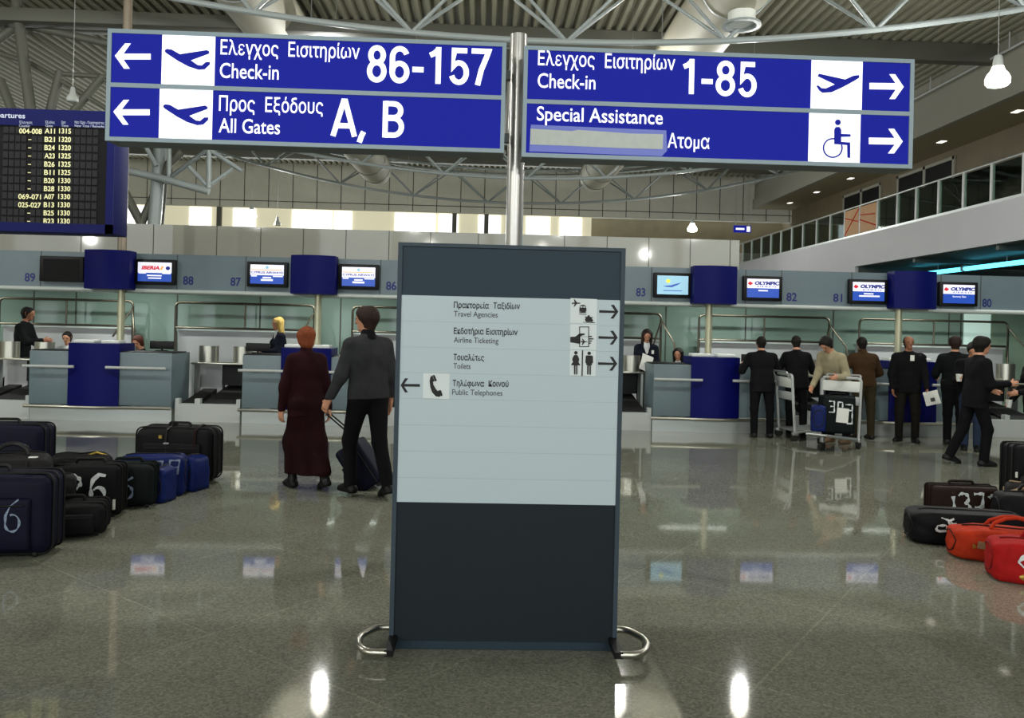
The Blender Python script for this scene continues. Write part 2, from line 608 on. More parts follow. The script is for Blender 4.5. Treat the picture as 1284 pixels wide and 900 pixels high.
struct(MB().span(14.95, XR + .2, FY0, FY1, 8.47, 8.6).build('ceiling_side_soffit', M['side_soffit'], smooth=False))
mb = MB()
mb.span(14.76, 14.95, FY0, FY1, 8.46, 8.98)
mb.span(14.86, 14.95, FY0, FY1, 8.98, DECK + .14)
struct(mb.build('trim_2', M['side_beam'], smooth=False))
mb = MB().tube([(14.6, FY0, 9.75), (14.6, FY1 - .5, 9.75)], .035)
for yy in range(-18, 44, 4):
    mb.tube([(14.6, yy, 9.75), (14.6, yy, DECK + .1)], .02)
tag(mb.build('conduit_rail', M['pale_metal'], smooth=True), 'long thin pale rail hung along the top of the right side beam', 'rail')

k = wn
for y0, y1 in ((28.6, 32.4), (34.0, 37.4)):
    fr = MB()
    ym = (y0 + y1) / 2 - .1
    for a, b in ((y0 - .12, y0), (ym, ym + .15), (y1, y1 + .12)):
        fr.span(16.93, 17.02, a, b, 7.05, 8.2)
    fr.span(16.93, 17.02, y0 - .12, y1 + .12, 7.05, 7.17)
    fr.span(16.93, 17.02, y0 - .12, y1 + .12, 8.08, 8.2)
    f = struct(fr.build('window_%d' % k, M['side_beam'], smooth=False)); k += 1
    MB().span(16.965, 17.0, y0, y1, 7.17, 8.08).build('pane', M['scr_off'], f, smooth=False)

# ceiling downlights in the side soffit
for i, yy in enumerate((23.6, 27.6, 31.2, 34.6, 38.2, 41.6)):
    o = MB().span(15.85, 16.05, yy - .16, yy + .16, 8.455, 8.475).build('recessed_downlight', M['spot_on'], smooth=False)
    tag(o, 'small lit recessed downlight in the olive soffit along the right side', 'ceiling light', 'downlights in the right soffit')

# balcony railing
rl = thing('balcony_railing', 'glass balcony railing with steel posts above the pale curved slab on the right', 'railing', (13.06, 0, 5.07))
MB().tube([(0, 8, 1.06), (0, FY1 - .2, 1.06)], .03).build('handrail', M['steel_dull'], rl)
MB().span(-.05, .05, 8, FY1, 0, .07).build('base_channel', M['steel_dull'], rl, smooth=False)
posts = []
y = 12.0
ys = [PX for PX in ()]
for px in (1283, 1243, 1208, 1177, 1149, 1125.5, 1101, 1079, 1060, 1042, 1025, 1008, 994, 980.5, 968, 956, 944, 933):
    d = ray(px, 250)
    ys.append(float(d[1] / d[0] * 13.06))
ys = [8.0, 10.3, 12.6, 14.9, 17.1] + ys
plates = {}
for i, yy in enumerate(ys):
    MB().span(-.03, .03, yy - .035, yy + .035, .05, 1.05, .008).build('post', M['pale_metal'], rl)
    if i + 1 < len(ys):
        ply = 12 - .5 < i - 0 < 12.5 or i == 11
        a, b = yy + .06, ys[i + 1] - .06
        if i in (11, 12):
            p = MB().span(-.022, -.004, a, b, .09, 1.0).build('plywood_panel', M['plywood'], rl, smooth=False)
            p['label'] = 'bare plywood board filling a missing glass pane'
            tp = MB()
            if i == 11:
                tp.tube([(-.026, a, .22), (-.026, b, .55)], .022, 4); tp.tube([(-.026, a + .1, .62), (-.026, b, .72)], .018, 4)
            else:
                tp.tube([(-.026, a, .95), (-.026, b, .12)], .022, 4); tp.tube([(-.026, a, .5), (-.026, b, .75)], .018, 4)
            tp.build('tape_strip', M['red_tape'], p)
        else:
            MB().span(-.006, .006, a, b, .09, 1.0).build('glass_panel', M['glass'], rl, smooth=False)

# cyan tube lamp under the mezzanine
tl = thing('tube_lamp', 'long glowing cyan tube lamp under the pale balcony on the right', 'tube lamp', (15, 0, 3.74))
for a, b in ((8, 12.9), (13.0, 17.9), (18.0, 20.85), (20.95, 24.5), (24.6, 29.2)):
    MB().cyl((0, a, 0), (0, min(b, SY - .2), 0), .07, seg=12).build('glow_tube', M['neon'], tl)
for yy in (12.95, 17.95, 20.9, 24.55):
    MB().span(-.09, .09, yy - .06, yy + .06, -.07, .12, .01).build('tube_holder', M['steel_dull'], tl)
for yy in (10, 14, 18.5, 22.5, 26):
    MB().cyl((0, yy, .05), (0, yy, .25), .012, seg=6).build('hanger', M['steel_dull'], tl)
L = bpy.data.lights.new('tube_glow', 'AREA')
L.shape = 'RECTANGLE'; L.size = .12; L.size_y = 16; L.energy = 60; L.color = (.35, .85, 1)
lo = bpy.data.objects.new('tube_glow', L); COL.objects.link(lo); lo.location = (0, 19, -.1); lo.parent = tl


# ------------------------------------------------------------------ roof steelwork
def chord_z(x):
    return 6.63 + .0122 * (x - 1.0) ** 2


def truss(Y, label, x0, x1, nodes, top=1.25):
    t = thing('roof_truss', label, 'truss', (0, Y, 0), group=None)
    xs = np.linspace(x0, x1, 40)
    MB().tube([(x, 0, chord_z(x)) for x in xs], .055, 10).build('bottom_chord', M['tube'], t)
    for s in (-.50, .50):
        MB().tube([(x, s, chord_z(x) + top) for x in xs], .05, 10).build('top_chord', M['tube'], t)
    for a, b in zip(nodes, nodes[1:]):
        m = (a + b) / 2
        for s in (-.50, .50):
            MB().tube([(a, 0, chord_z(a)), (m, s, chord_z(m) + top), (b, 0, chord_z(b))], .036, 8).build('diagonal', M['tube'], t)
    return t


truss(14.0, 'nearest arched tube truss crossing above the two blue signs', -13, 12.5, [-12.4, -9.65, -6.9, -4.15, -1.4, 1.32, 4.15, 6.85, 9.6, 12.3])
truss(27.0, 'tube truss seen in the gap just below the blue signs', -11, 12.5, [-10.0, -7.2, -4.3, -1.5, 1.3, 4.0, 6.8, 9.6, 12.3])
truss(32.5, 'farthest and palest tube truss, in front of the grey panel wall', -12.5, 13, [-12, -9, -6, -3, 0, 3, 6, 9, 12])

for yy, lb in ((23.0, 'deep grey roof beam across the hall behind the nearest truss'), (40.0, 'grey roof beam under the deck near the far panel wall')):
    tag(MB().span(XL, 14.8, -.18, .18, DECK - .55, DECK, .03).build('roof_beam', M['beam'], loc=(0, yy, 0)), lb, 'beam')

# big round cream air ducts
for x, y0, lb in ((-4.5, 6, 'big round cream air duct on the left, above the sign with 86-157'), (4.3, 6, 'big round cream air duct on the right, above the sign with 1-85')):
    d = thing('air_duct', lb, 'air duct', (x, 0, 7.75))
    mb = MB()
    mb.cyl((0, y0, 0), (0, 32.0, 0), .62, seg=40, caps=False)
    mb.build('duct_tube', M['duct'], d, ang=50)
    q = MB()
    q.lathe([(.62, 0), (.60, .22), (.5, .45), (.3, .6), (.02, .66)], seg=40)
    bmesh.ops.rotate(q.bm, cent=(0, 0, 0), matrix=Matrix.Rotation(-PI / 2, 3, 'X'), verts=q.bm.verts)
    q.build('end_cap', M['duct'], d, loc=(0, 32.0, 0), ang=60)
    for yy in (10, 14, 18, 22, 26, 30, 31.6):
        r = MB()
        r.tube([(.63 * math.cos(a), yy, .63 * math.sin(a)) for a in np.linspace(0, 2 * PI, 33)[:-1]], .018, 6, closed=True)
        r.build('joint_ring', M['steel_dull'], d)
    for yy in (12, 20, 28):
        MB().cyl((0, yy, .6), (0, yy, DECK - 7.7), .015, seg=6).build('hanger_rod', M['steel_dull'], d)
# nozzle hung from the right duct
nz = thing('air_diffuser', 'white cylindrical air nozzle with a flared ring above the sign with 1-85', 'air diffuser', (4.33, 13.7, 6.9))
MB().cyl((0, 0, .04), (0, 0, .24), .234, seg=32).build('nozzle_body', M['white_plastic'], nz)
MB().lathe([(.235, .08), (.33, .04), (.335, 0), (.26, 0), (.2, .05)], seg=32).build('flared_ring', M['tube'], nz)
MB().lathe([(.2, .05), (.1, .1), (.0, .1)], seg=32).build('throat', M['black'], nz)

# branching steel support on the left behind the counters
sp = thing('branching_column', 'branching tube column with forked struts below the left blue sign', 'column', (0, 0, 0))


def strut(par, pts, r, Y, name, m=None):
    P = [PY(a, b, Y) for a, b in pts]
    return MB().tube([tuple(p) for p in P], r, 12).build(name, m or M['tube'], par)


Y = 22.0
foot = PY(191, 300, Y)
MB().tube([tuple(PY(204, 150, Y)), tuple(PY(193, 285, Y)), (foot[0] - .25, Y, 0)], .17, 16).build('main_tube', M['tube'], sp)
MB().tube([tuple(PY(211, 150, Y + 1)), tuple(PY(199, 285, Y + 1)), (foot[0] + .1, Y + 1, 0)], .13, 16).build('rear_tube', M['beam'], sp)
strut(sp, [(148, 225), (177, 280)], .12, Y, 'fork_strut', M['beam'])
strut(sp, [(177, 280), (212, 205), (228, 190)], .11, Y, 'fork_strut', M['beam'])
MB().tube([tuple(PY(177, 279, Y)), (PY(177, 279, Y)[0], Y, 0)], .13, 12).build('fork_stem', M['beam'], sp)
strut(sp, [(146, 211), (204, 224), (262, 240)], .10, Y - .3, 'lower_tube')
strut(sp, [(262, 185), (262, 236)], .07, Y - .3, 'post_tube')
for p in ([(262, 186), (214, 222)], [(262, 187), (303, 214)], [(292, 211), (263, 232)], [(237, 209), (259, 232)], [(183, 184), (196, 208)], [(212, 170), (212, 222)], [(214, 222), (262, 186)]):
    strut(sp, p, .06, Y - .3, 'brace_tube')

bt = thing('roof_bracing', 'dark steel frame of tubes and struts in the upper left corner of the roof', 'roof frame', (0, 0, 0))
Y = 16.0
strut(bt, [(20, -10), (24, 31), (31, 85), (39, 142), (44, 190)], .1, Y, 'main_tube', M['beam'])
a = PY(-60, 19, Y); b = PY(140, 26, Y)
MB().span(a[0], b[0] + 6, Y - .2, Y + .2, a[2] - .13, a[2] + .13, .02).build('cross_beam', M['beam'], bt)
for p, r in (([(24, 30), (-20, 62)], .09), ([(28, 31), (80, 42), (150, 58)], .08), ([(31, 35), (78, 68), (124, 96), (160, 118)], .035), ([(-20, 60), (40, 80), (80, 103), (140, 140)], .05),
             ([(76, 90), (60, 150)], .09), ([(130, 95), (92, 140)], .08), ([(0, 100), (20, 150)], .09), ([(70, 92), (140, 97)], .05), ([(20, -5), (22, 20)], .03), ([(-10, 5), (26, 26)], .05)):
    strut(bt, p, r, Y + .3, 'strut', M['beam'])

# ------------------------------------------------------------------ pendant lamps
def pendant(x, y, z, lit, label, s=1.0, watts=None):
    p = thing('pendant_lamp', label, 'pendant lamp', (x, y, z), group='lamps hung from the roof')
    MB().cyl((0, 0, .42 * s), (0, 0, DECK - z), .006, seg=6).build('cable', M['steel_dull'], p)
    MB().lathe([(.0, .46 * s), (.06 * s, .46 * s), (.075 * s, .40 * s), (.09 * s, .27 * s), (.0, .27 * s)], seg=20).build('cap', M['pale_metal'], p)
    MB().lathe([(.09 * s, .27 * s), (.115 * s, .2 * s), (.17 * s, .13 * s), (.2 * s, .05 * s), (.195 * s, -.02 * s), (.16 * s, -.06 * s), (.0, -.07 * s)], seg=28).build('shade', M['lamp_on'] if lit else M['lamp_off'], p)
    if lit:
        l = bpy.data.lights.new('lamp_light', 'POINT')
        l.energy = (watts or LAMP_W); l.color = LAMP_COL; l.shadow_soft_size = .12
        o = bpy.data.objects.new('lamp_light', l); COL.objects.link(o)
        o.location = (0, 0, -.32); o.parent = p
    return p


pendant(8.44, 13.0, 5.86, True, 'big lit pendant lamp in the upper right, beside the sign with 1-85', .95)
pendant(8.55, 33.0, 5.8, True, 'small lit pendant lamp far away over the end of the white panel wall')
pendant(-9.65, 33.0, 5.85, True, 'lit pendant lamp far away in front of the left daylit panes')
pendant(-7.35, 14.3, 5.4, False, 'unlit pendant lamp above the departures board', .5)
pendant(-8.6, 33.0, 5.55, False, 'tiny unlit pendant lamp hanging in front of the cream glazing', .7)
pendant(-3.3, 33.0, 5.0, False, 'tiny unlit pendant lamp hanging left of the slate sign panel', .7)
for x, y, z in ((-3.5, 18, 6.9), (3.2, 18, 6.9), (6.0, 18, 6.9)):  # unseen fill lamps, added to brighten the far part of the hall
    pendant(x, y, z, True, 'lit pendant lamp hidden behind the blue signs', 1.0, 250)
l = bpy.data.lights.new('window_daylight', 'AREA')
l.shape = 'RECTANGLE'; l.size = 36; l.size_y = 1.4; l.energy = FARWIN_W; l.color = (.95, 1, 1)
o = bpy.data.objects.new('window_daylight', l); COL.objects.link(o)
o.location = (-12, FY1 - .2, 6.95); o.rotation_euler = (-PI / 2, 0, 0)
for x in (-21, -15.7, -9.4, -3.0, 3.0, 8.6):
    pendant(x, -14.0, 6.0, True, 'lit pendant lamp behind the viewer, far row')
for x in (-15.7, -9.4, -3.0, 3.0, 8.6):
    pendant(x, -4.0, 6.0, True, 'lit pendant lamp behind the viewer, near row')
for x in (-14.5, -9.4, -3.0, 3.0, 8.6):  # out-of-view fill lamps, added to light the counters
    pendant(x, 7.5, 6.6, True, 'lit pendant lamp over the hall floor, above the view')
for x in (-10, -6.4, -2.8, .8, 4.4, 8.0):
    cl = thing('canopy_fill', 'recessed strip light under the canopy behind the fascia', 'ceiling light', (x, 14.0, 2.5), group='strip lights under the canopy')  # unseen fill strips, added to brighten the space under the canopy
    MB().span(-.75, .75, -.06, .06, -.01, .02).build('diffuser', M['spot_on'], cl, smooth=False)
    l = bpy.data.lights.new('strip_fill', 'AREA')
    l.shape = 'RECTANGLE'; l.size = 1.4; l.size_y = .12; l.energy = CANOPY_W; l.color = (.93, 1, .93)
    o = bpy.data.objects.new('strip_fill', l); COL.objects.link(o); o.location = (0, 0, -.02); o.parent = cl

# ================================================================== check-in hall front
WY = 14.5
wx = 4.64
struct(MB().span(XL, wx, WY, WY + .25, 2.6, 3.28).build('wall_checkin', M['white_panel'], smooth=False))
mb = MB()
for px in (102, 192.5, 272, 327, 380.5, 434, 488, 540, 600, 655, 708, 761.5, 814, 866, 916):
    x0 = PY(px, 295, WY)[0]
    mb.span(x0 - .006, x0 + .006, WY - .004, WY + .01, 2.6, 3.28)
o = mb.build('joint', M['joint'], bpy.data.objects['wall_checkin'], smooth=False)
# canopy behind the fascia
struct(MB().span(XL, 11.5, 13.02, 15.3, 2.52, 2.6).build('ceiling_canopy', M['fascia'], smooth=False))
GY = 15.2
gw = struct(MB().span(XL, 9.3, GY, GY + .08, 0, 2.52).build('wall_glass', M['glasswall'], smooth=False))
mb = MB()
for px in (42, 95, 222, 326, 427, 560, 690, 835, 935, 1045, 1190, 1205):
    x0 = PY(px, 400, GY)[0]
    mb.span(x0 - .012, x0 + .012, GY - .006, GY + .01, 0, 2.5)
mb.build('joint', M['joint'], gw, smooth=False)
struct(MB().span(9.3, 9.85, GY + .02, GY + .06, .0, 2.52).build('window_40', mat('bright_doorway_pane', (190, 215, 205), .3, emit=.35), smooth=False))
struct(MB().span(9.85, 13, GY, GY + .08, 0, 2.52).build('wall_glass_right', mat('pale_green_glass', (150, 172, 150), .12), smooth=False))

# fascia with its ledge and counter numbers
FYY = 13.0
fa = struct(MB().span(XL, 11.5, FYY, FYY + .12, 2.06, 2.63).build('trim_3', M['fascia'], smooth=False))
mb = MB()
for px in (51, 165, 222, 308, 420, 477, 530, 760, 817, 935, 980, 1068, 1180, 1230):
    x0 = PY(px, 350, FYY)[0]
    mb.span(x0 - .006, x0 + .006, FYY - .003, FYY + .01, 2.06, 2.63)
mb.build('joint', M['joint'], fa, smooth=False)
for s, x0, x1, yb, in (('89', 31, 44, 352.5), ('88', 229.5, 242.5, 356.5), ('87', 289, 302, 358), ('86', 484, 497, 363), ('85', 540, 553, 363), ('84', 748, 761, 368), ('83', 797.5, 809, 371), ('82', 986, 999, 377), ('81', 1044.5, 1056, 378), ('80', 1231.5, 1243, 384.5)):
    px_text(s, x0, x1, yb, 10, M['navy_print'], fa, FYY, (0, 0, 0), bold=.02, name='counter_number')
mb = MB()
mb.tube([(XL, FYY - .02, 2.03), (11.5, FYY - .02, 2.03)], .035, 12)
mb.span(XL, 11.5, FYY - .02, FYY + .2, 1.995, 2.06)
struct(mb.build('trim_4', M['ledge']))

# low wall sections with guard rails
RY = 14.85
segs = [(-8.85 - 3.3, -9.75, None), (-8.85, -6.45, 'behind the standing man in the black suit at far left'), (-5.68, -3.15, 'left of the fair-haired clerk, between counters 88 and 87'), (-2.45, .1, 'partly behind the grey sweater of the walking man'), (.85, 3.3, 'behind the standing clerk with white papers'),
        (4.02, 6.5, 'behind the three men at counter 82'), (7.08, 9.95, 'behind the people at the far right counter')]
for x0, x1, where in segs:
    if where is None: continue
    lw = tag(MB().span(x0 + .02, x1 - .02, 0, .1, 0, 1.38).build('low_partition', M['lowwall'], smooth=False, loc=(0, RY + .1, 0)),
             'low pale partition wall ' + where, 'partition wall', 'low partition walls behind the conveyors')
    MB().span(x0, x1, -.03, .13, 1.38, 1.42).build('cap_strip', M['ledge'], lw, smooth=False)
    g = thing('guard_rail', 'steel tube guard rail ' + where, 'guard rail', ((x0 + x1) / 2, RY, 0), group='guard rails behind the conveyors')
    h = (x1 - x0) / 2
    MB().tube(rpath([(-h, 0, 0), (-h, 0, 1.9), (h, 0, 1.9), (h, 0, 0)], .1), .022, 8).build('rail_frame', M['rail_steel'], g)
    MB().tube([(-h, 0, 1.44), (h, 0, 1.44)], .02, 8).build('cross_bar', M['rail_steel'], g)
    MB().tube([(.0, 0, 1.9), (.0, 0, 1.44)], .018, 8).build('middle_post', M['rail_steel'], g)
    MB().tube([(h + .0, -.02, 1.78), (h + .18, -.35, 1.35), (h + .2, -.4, .9)], .018, 8).build('gate_arm', M['rail_steel'], g)
    MB().tube([(h + .0, -.02, 1.78), (h - .22, -.3, 1.25)], .018, 8).build('gate_arm', M['rail_steel'], g)


# ------------------------------------------------------------------ counters
def counter():
    c = thing('check_in_counter', '', 'check-in counter')
    # centre of the blue block at x = 0, front face at y = 0 (towards the viewer), local depth +y
    for s, a, b in ((-1, -.98, -.36), (1, .36, 1.18)):
        p = MB().span(a, b, 0, .04, .24, 1.06, .01).build('desk_panel', M['counter'], c)
        e = a if s < 0 else b
        MB().span(e, e - s * .03, .04, .74, .2, 1.055).build('end_panel', M['counter'], c, smooth=False)
    blk = MB()
    pts = []
    for k in range(13):
        t = -1 + 2 * k / 12
        pts.append((t * .385, -.02 - .10 * (1 - t * t)))
    pts += [(.385, .52), (-.385, .52)]
    blk.prism(pts, lambda a, b, k: (a, b, .2 + k), .99)
    q = blk.build('blue_block', M['navy'], c, ang=30)
    q['label'] = 'dark blue curved front block'
    kp = []
    for k in range(13):
        t = -1 + 2 * k / 12
        kp.append((t * 1.08 + .10, .03 - .05 * (1 - t * t)))
    kp += [(1.18, .12), (-.98, .12)]
    MB().prism(kp, lambda a, b, k: (a, b, k), .2).build('kick_panel', M['steel_dull'], c, ang=20)
    fr = [(-1.02, -.06, .215), (-.5, -.07, .215), (-.36, -.10, .215), (0, -.15, .215), (.36, -.10, .215), (.5, -.07, .215), (1.2, -.06, .215)]
    MB().tube(fr, .025, 8).build('foot_rail', M['steel'], c)
    for a, b in ((-1.0, -.24), (.24, 1.14)):
        m2 = MB().tube([(a, -.14, .83), (b, -.14, .83)], .022, 8)
        m2.build('bumper_rail', M['pale_metal'], c)
        for x in (a + .2, b - .3):
            MB().cyl((x, -.14, .83), (x, .02, .8), .012, seg=6).build('rail_bracket', M['steel_dull'], c)
    MB().span(-.98, 1.18, .05, .6, 1.056, 1.075, .004).build('worktop', M['black'], c)
    return c


BX = [-6.0, -2.76, .46, 3.66, 6.84]
CL = ['check-in counter under number 89, leftmost of the row', 'check-in counter behind the walking couple', 'check-in counter hidden by the slate sign panel',
      'check-in counter in front of the two clerks, under numbers 83 and 82', 'rightmost check-in counter, behind the bald man with papers']
FRONT = 12.5
c0 = counter()
cs = [c0]
for i in range(1, 5):
    cs.append(dup(c0))
for i, (c, x) in enumerate(zip(cs, BX)):
    c.location = (x, FRONT, 0)
    c['label'] = CL[i]
    c['group'] = 'blue and grey check-in counters'

# white printer trays on the blocks
for i, x in enumerate(BX):
    for dx, w in ((-.2, .32), (.2, .28)):
        nm = ('leftmost counter', 'counter behind the couple', 'hidden counter', 'counter with two female clerks', 'rightmost counter')[i]
        o = MB().span(-w / 2, w / 2, -.12, .12, 0, .05, .015).build('document_tray', M['white_plastic'], loc=(x + dx, FRONT + .18, 1.19))
        tag(o, 'white document tray on the %s half of the %s' % ('left' if dx < 0 else 'right', nm), 'tray', 'white trays on the counters')


# overhead blue boxes on poles
def overhead():
    p = thing('overhead_box', '', 'overhead sign box')
    pts = []
    for k in range(13):
        t = -1 + 2 * k / 12
        pts.append((t * .35, .03 - .11 * (1 - t * t)))
    pts += [(.35, .27), (-.35, .27)]
    MB().prism(pts, lambda a, b, k: (a, b, 2.04 + k), .61).build('blue_box', M['navy'], p, ang=30)
    MB().cyl((0, .2, 1.19), (0, .2, 2.05), .055, seg=20).build('pole', mat('pale_pole', (190, 188, 160), .3, metal=.4) if 'pale_pole' not in bpy.data.materials else bpy.data.materials['pale_pole'], p)
    return p


o0 = overhead()
ob = [o0] + [dup(o0) for _ in range(4)]
OL = ['dark blue overhead box between the blank screen and the screen by number 88', 'dark blue overhead box between the two matching screens by 87 and 86', 'dark blue overhead box hidden by the slate sign panel',
      'dark blue overhead box between numbers 83 and 82', 'dark blue overhead box between numbers 81 and 80']
for o, x, l in zip(ob, (-5.95, -2.74, .46, 3.70, 6.98), OL):
    o.location = (x, FRONT + .20, 0)
    for ch in o.children:
        if ch.name.startswith('pole'): ch.location.x = {-5.95: .16, -2.74: .06, 3.70: -.05, 6.98: -.18}.get(x, 0)
    o['label'] = l
    o['group'] = 'blue boxes on poles over the counters'
tp = PY(158, 185, 13.35)
tag(MB().cyl((PY(153, 312, 13.35)[0], 13.35, 2.6), (PY(153, 312, 13.35)[0], 13.35, DECK), .07, seg=20).build('tall_pole', mat('brown_grey_pole', (150, 138, 122), .35, metal=.5)),
    'tall grey pole rising behind the leftmost blue overhead box', 'pole')


# ------------------------------------------------------------------ conveyors between the counters
def conveyor():
    c = thing('baggage_conveyor', '', 'baggage conveyor')
    m = MB()
    m.span(-.50, .50, 0, .1, 0, .28)
    for a, b in ((-.50, -.44), (-.2, -.12), (.44, .50)):
        m.span(a, b, 0, .1, .28, .36)
    m.span(-.50, .50, .1, .9, 0, .22)
    m.build('base', M['pale_metal'], c, smooth=False)
    for a, b in ((-.43, -.21), (-.11, .43)):
        q = MB()
        q.prism([(.1, .22), (1.35, .38), (1.35, .48), (.1, .29)], lambda u, v, k: (a + k, u, v), b - a)
        q.build('belt', M['rubber'], c, smooth=False)
    MB().span(-.11, .45, 1.0, 1.35, .5, .86).build('scanner_tunnel', M['black'], c, smooth=False)
    MB().span(-.5, -.12, 1.05, 1.2, .3, .86).build('back_plate', M['lowwall'], c, smooth=False)
    MB().span(-.50, .50, .62, .95, .865, .895, .008).build('shelf', M['steel'], c)
    for a in (-.47, .47):
        MB().span(a - .02, a + .02, .65, .92, .22, .87).build('shelf_leg', M['steel_dull'], c, smooth=False)
    for x in (-.26, .30):
        d = MB()
        pr = [(x + .16 * math.cos(t), .78 - .14 * math.sin(t)) for t in np.linspace(0, PI, 17)]
        d.prism(pr, lambda u, v, k: (u, v, .895 + k), .27)
        d.build('drum_guard', M['steel'], c, ang=30)
    return c


k0 = conveyor()
CX_ = [-7.50, -4.28, -1.05, 2.17, 5.345, 8.60]
cv = [k0] + [dup(k0) for _ in range(5)]
KL = ['baggage conveyor cut by the left edge, under number 89', 'baggage conveyor between the leftmost counter and the walking woman', 'baggage conveyor hidden behind the walking man and the slate sign',
      'baggage conveyor beside the standing clerk with white papers', 'baggage conveyor hidden behind the luggage trolley', 'baggage conveyor behind the striding man at far right']
for c, x, l in zip(cv, CX_, KL):
    c.location = (x, FRONT + .06, 0)
    c['label'] = l
    c['group'] = 'baggage conveyors between the counters'


# ------------------------------------------------------------------ monitors on the fascia
def monitor(px, py, label, style, w=50, h=31):
    p = PY(px, py, FYY - .06)
    m = thing('flat_monitor', label, 'monitor', (p[0], FYY - .06, p[2]), group='monitors on the fascia')
    W_, H_ = w * .01294 / 2, h * .01294 / 2
    MB().span(-W_, W_, -.03, .05, -H_, H_, .012).build('housing', M['black'], m)
    MB().span(-W_ * .5, W_ * .5, .05, .062, -H_ * .5, H_ * .5).build('wall_mount', M['black'], m, smooth=False)
    sw, sh = W_ * .82, H_ * .76
    y = -.032

    def r(x0, x1, z0, z1, mt, nm, dy=0.0):
        return MB().span(x0 * sw, x1 * sw, y - dy - .001, y - dy, z0 * sh, z1 * sh).build(nm, M[mt], m, smooth=False)

    def t(s, x0, x1, zb, cap, mt, slant=0.0, bold=.02):
        return text(s, x0 * sw, x1 * sw, zb * sh, cap * sh, M[mt], m, y - .006, 'screen_lettering', bold, slant)
    if style == 'off':
        MB().span(-sw, sw, y - .002, y, -sh, sh).build('screen', M['scr_off'], m, smooth=False)
        return m
    if style == 'bird':
        r(-1, 1, -1, 1, 'scr_sky', 'screen')
        q = MB().prism([(px_[0] * sw, px_[1] * sh) for px_ in ((-.62, -.12), (-.1, -.02), (.1, .1), (.55, .3), (.3, .02), (-.05, -.22), (-.4, -.22))], lambda a, b, k: (a, y - .004 + k, b), .002)
        q.build('screen_emblem', M['scr_blue'], m, smooth=False)
        q = MB().prism([(a * sw, b * sh) for a, b in disc(-.3, .42, .13, 16, .2)], lambda a, b, k: (a, y - .004 + k, b), .002)
        q.build('screen_emblem', M['scr_yellow'], m, smooth=False)
        r(-.6, .6, -.64, -.56, 'scr_blue', 'screen_stripe', .002)
        return m
    r(-1, 1, -.0 if style == 'oly' else -.1, 1, 'scr_white', 'screen')
    r(-1, 1, -1, -.0 if style == 'oly' else -.1, 'scr_blue', 'screen_band')
    if style == 'iberia':
        t('IBERIA', -.78, .3, .25, .36, 'scr_red', .25, .05)
        q = MB().prism([(a * sw, b * sh) for a, b in ((.3, .22), (.42, .62), (.55, .62), (.43, .22))], lambda a, b, k: (a, y - .004 + k, b), .002)
        q.build('screen_emblem', M['scr_orange'], m, smooth=False)
        q = MB().prism([(a * sw, b * sh) for a, b in disc(.78, .42, .13, 16, .2)], lambda a, b, k: (a, y - .004 + k, b), .002)
        q.build('screen_emblem', M['scr_navy'], m, smooth=False)
        r(-.95, -.5, -.2, -.1, 'scr_white', 'screen_stripe', .002); r(.45, .95, -.2, -.1, 'scr_white', 'screen_stripe', .002)
        r(-.45, .42, -.45, -.31, 'scr_white', 'screen_stripe', .002); r(-.38, .4, -.72, -.58, 'scr_white', 'screen_stripe', .002)
    elif style == 'cyprus':
        r(-.95, .9, .42, .5, 'scr_orange', 'screen_stripe', .002)
        q = MB().prism([(a * sw, b * sh) for a, b in disc(.0, .72, .1, 16, .17)], lambda a, b, k: (a, y - .004 + k, b), .002)
        q.build('screen_emblem', M['scr_sky'], m, smooth=False)
        t('CYPRUS AIRWAYS', -.95, .95, .08, .22, 'scr_navy')
        r(-.95, -.6, -.26, -.14, 'scr_white', 'screen_stripe', .002); r(.35, .95, -.26, -.14, 'scr_white', 'screen_stripe', .002)
        r(-.26, .26, -.42, -.27, 'scr_white', 'screen_stripe', .002); r(-.36, .36, -.7, -.5, 'scr_white', 'screen_stripe', .002)
    elif style == 'oly':
        t('OLYMPIC', -.55, .98, .38, .34, 'scr_navy', .2, .06)
        t('A I R W A Y S', -.4, .8, .1, .16, 'scr_navy', .1)
        q = MB()
        for dx, dz in ((-.82, .6), (-.72, .5), (-.8, .4), (-.88, .48)):
            q.prism([(a * sw, b * sh) for a, b in disc(dx, dz, .07, 12, .11)], lambda a, b, k: (a, y - .004 + k, b), .002)
        q.build('screen_emblem', M['scr_red'], m, smooth=False)
        if 'number 80' in label:
            t('Economy Class', -.4, .45, -.35, .17, 'scr_white')
        else:
            r(-.3, .3, -.32, -.18, 'scr_white', 'screen_stripe', .002)
            if 'number 81' in label: r(-.6, .7, -.58, -.42, 'scr_white', 'screen_stripe', .002)
    return m


monitor(78, 337, 'blank dark screen between number 89 and the leftmost blue box', 'off', 53, 31)
monitor(195, 341, 'lit monitor with red lettering on white, left of number 88', 'iberia')
monitor(335.5, 344, 'lit monitor with an orange stripe, right of number 87', 'cyprus')
monitor(450, 347, 'lit monitor with an orange stripe, left of number 86', 'cyprus')
monitor(843, 357.5, 'lit pale blue monitor with a yellow sun, right of number 83', 'bird', 48, 31)
monitor(956, 361.5, 'lit white and blue monitor left of number 82', 'oly')
monitor(1088, 365.5, 'lit white and blue monitor right of number 81', 'oly')
monitor(1201, 368.8, 'lit white and blue monitor left of number 80', 'oly')

# ================================================================== blue direction signs and their pole
SYY = 5.5
pole_x = PY(647, 200, 5.80)[0]
pl = thing('sign_pole', 'round steel pole behind the slate sign panel, between the two blue signs', 'pole', (pole_x, 5.80, 0))
MB().cyl((0, 0, .02), (0, 0, 3.72), .062, seg=32).build('shaft', mat('satin_pole', (186, 184, 180), .3, metal=.7), pl)
MB().lathe([(.0, 0), (.16, 0), (.16, .015), (.07, .03), (.07, .06)], seg=32).build('base_flange', M['steel_dull'], pl)


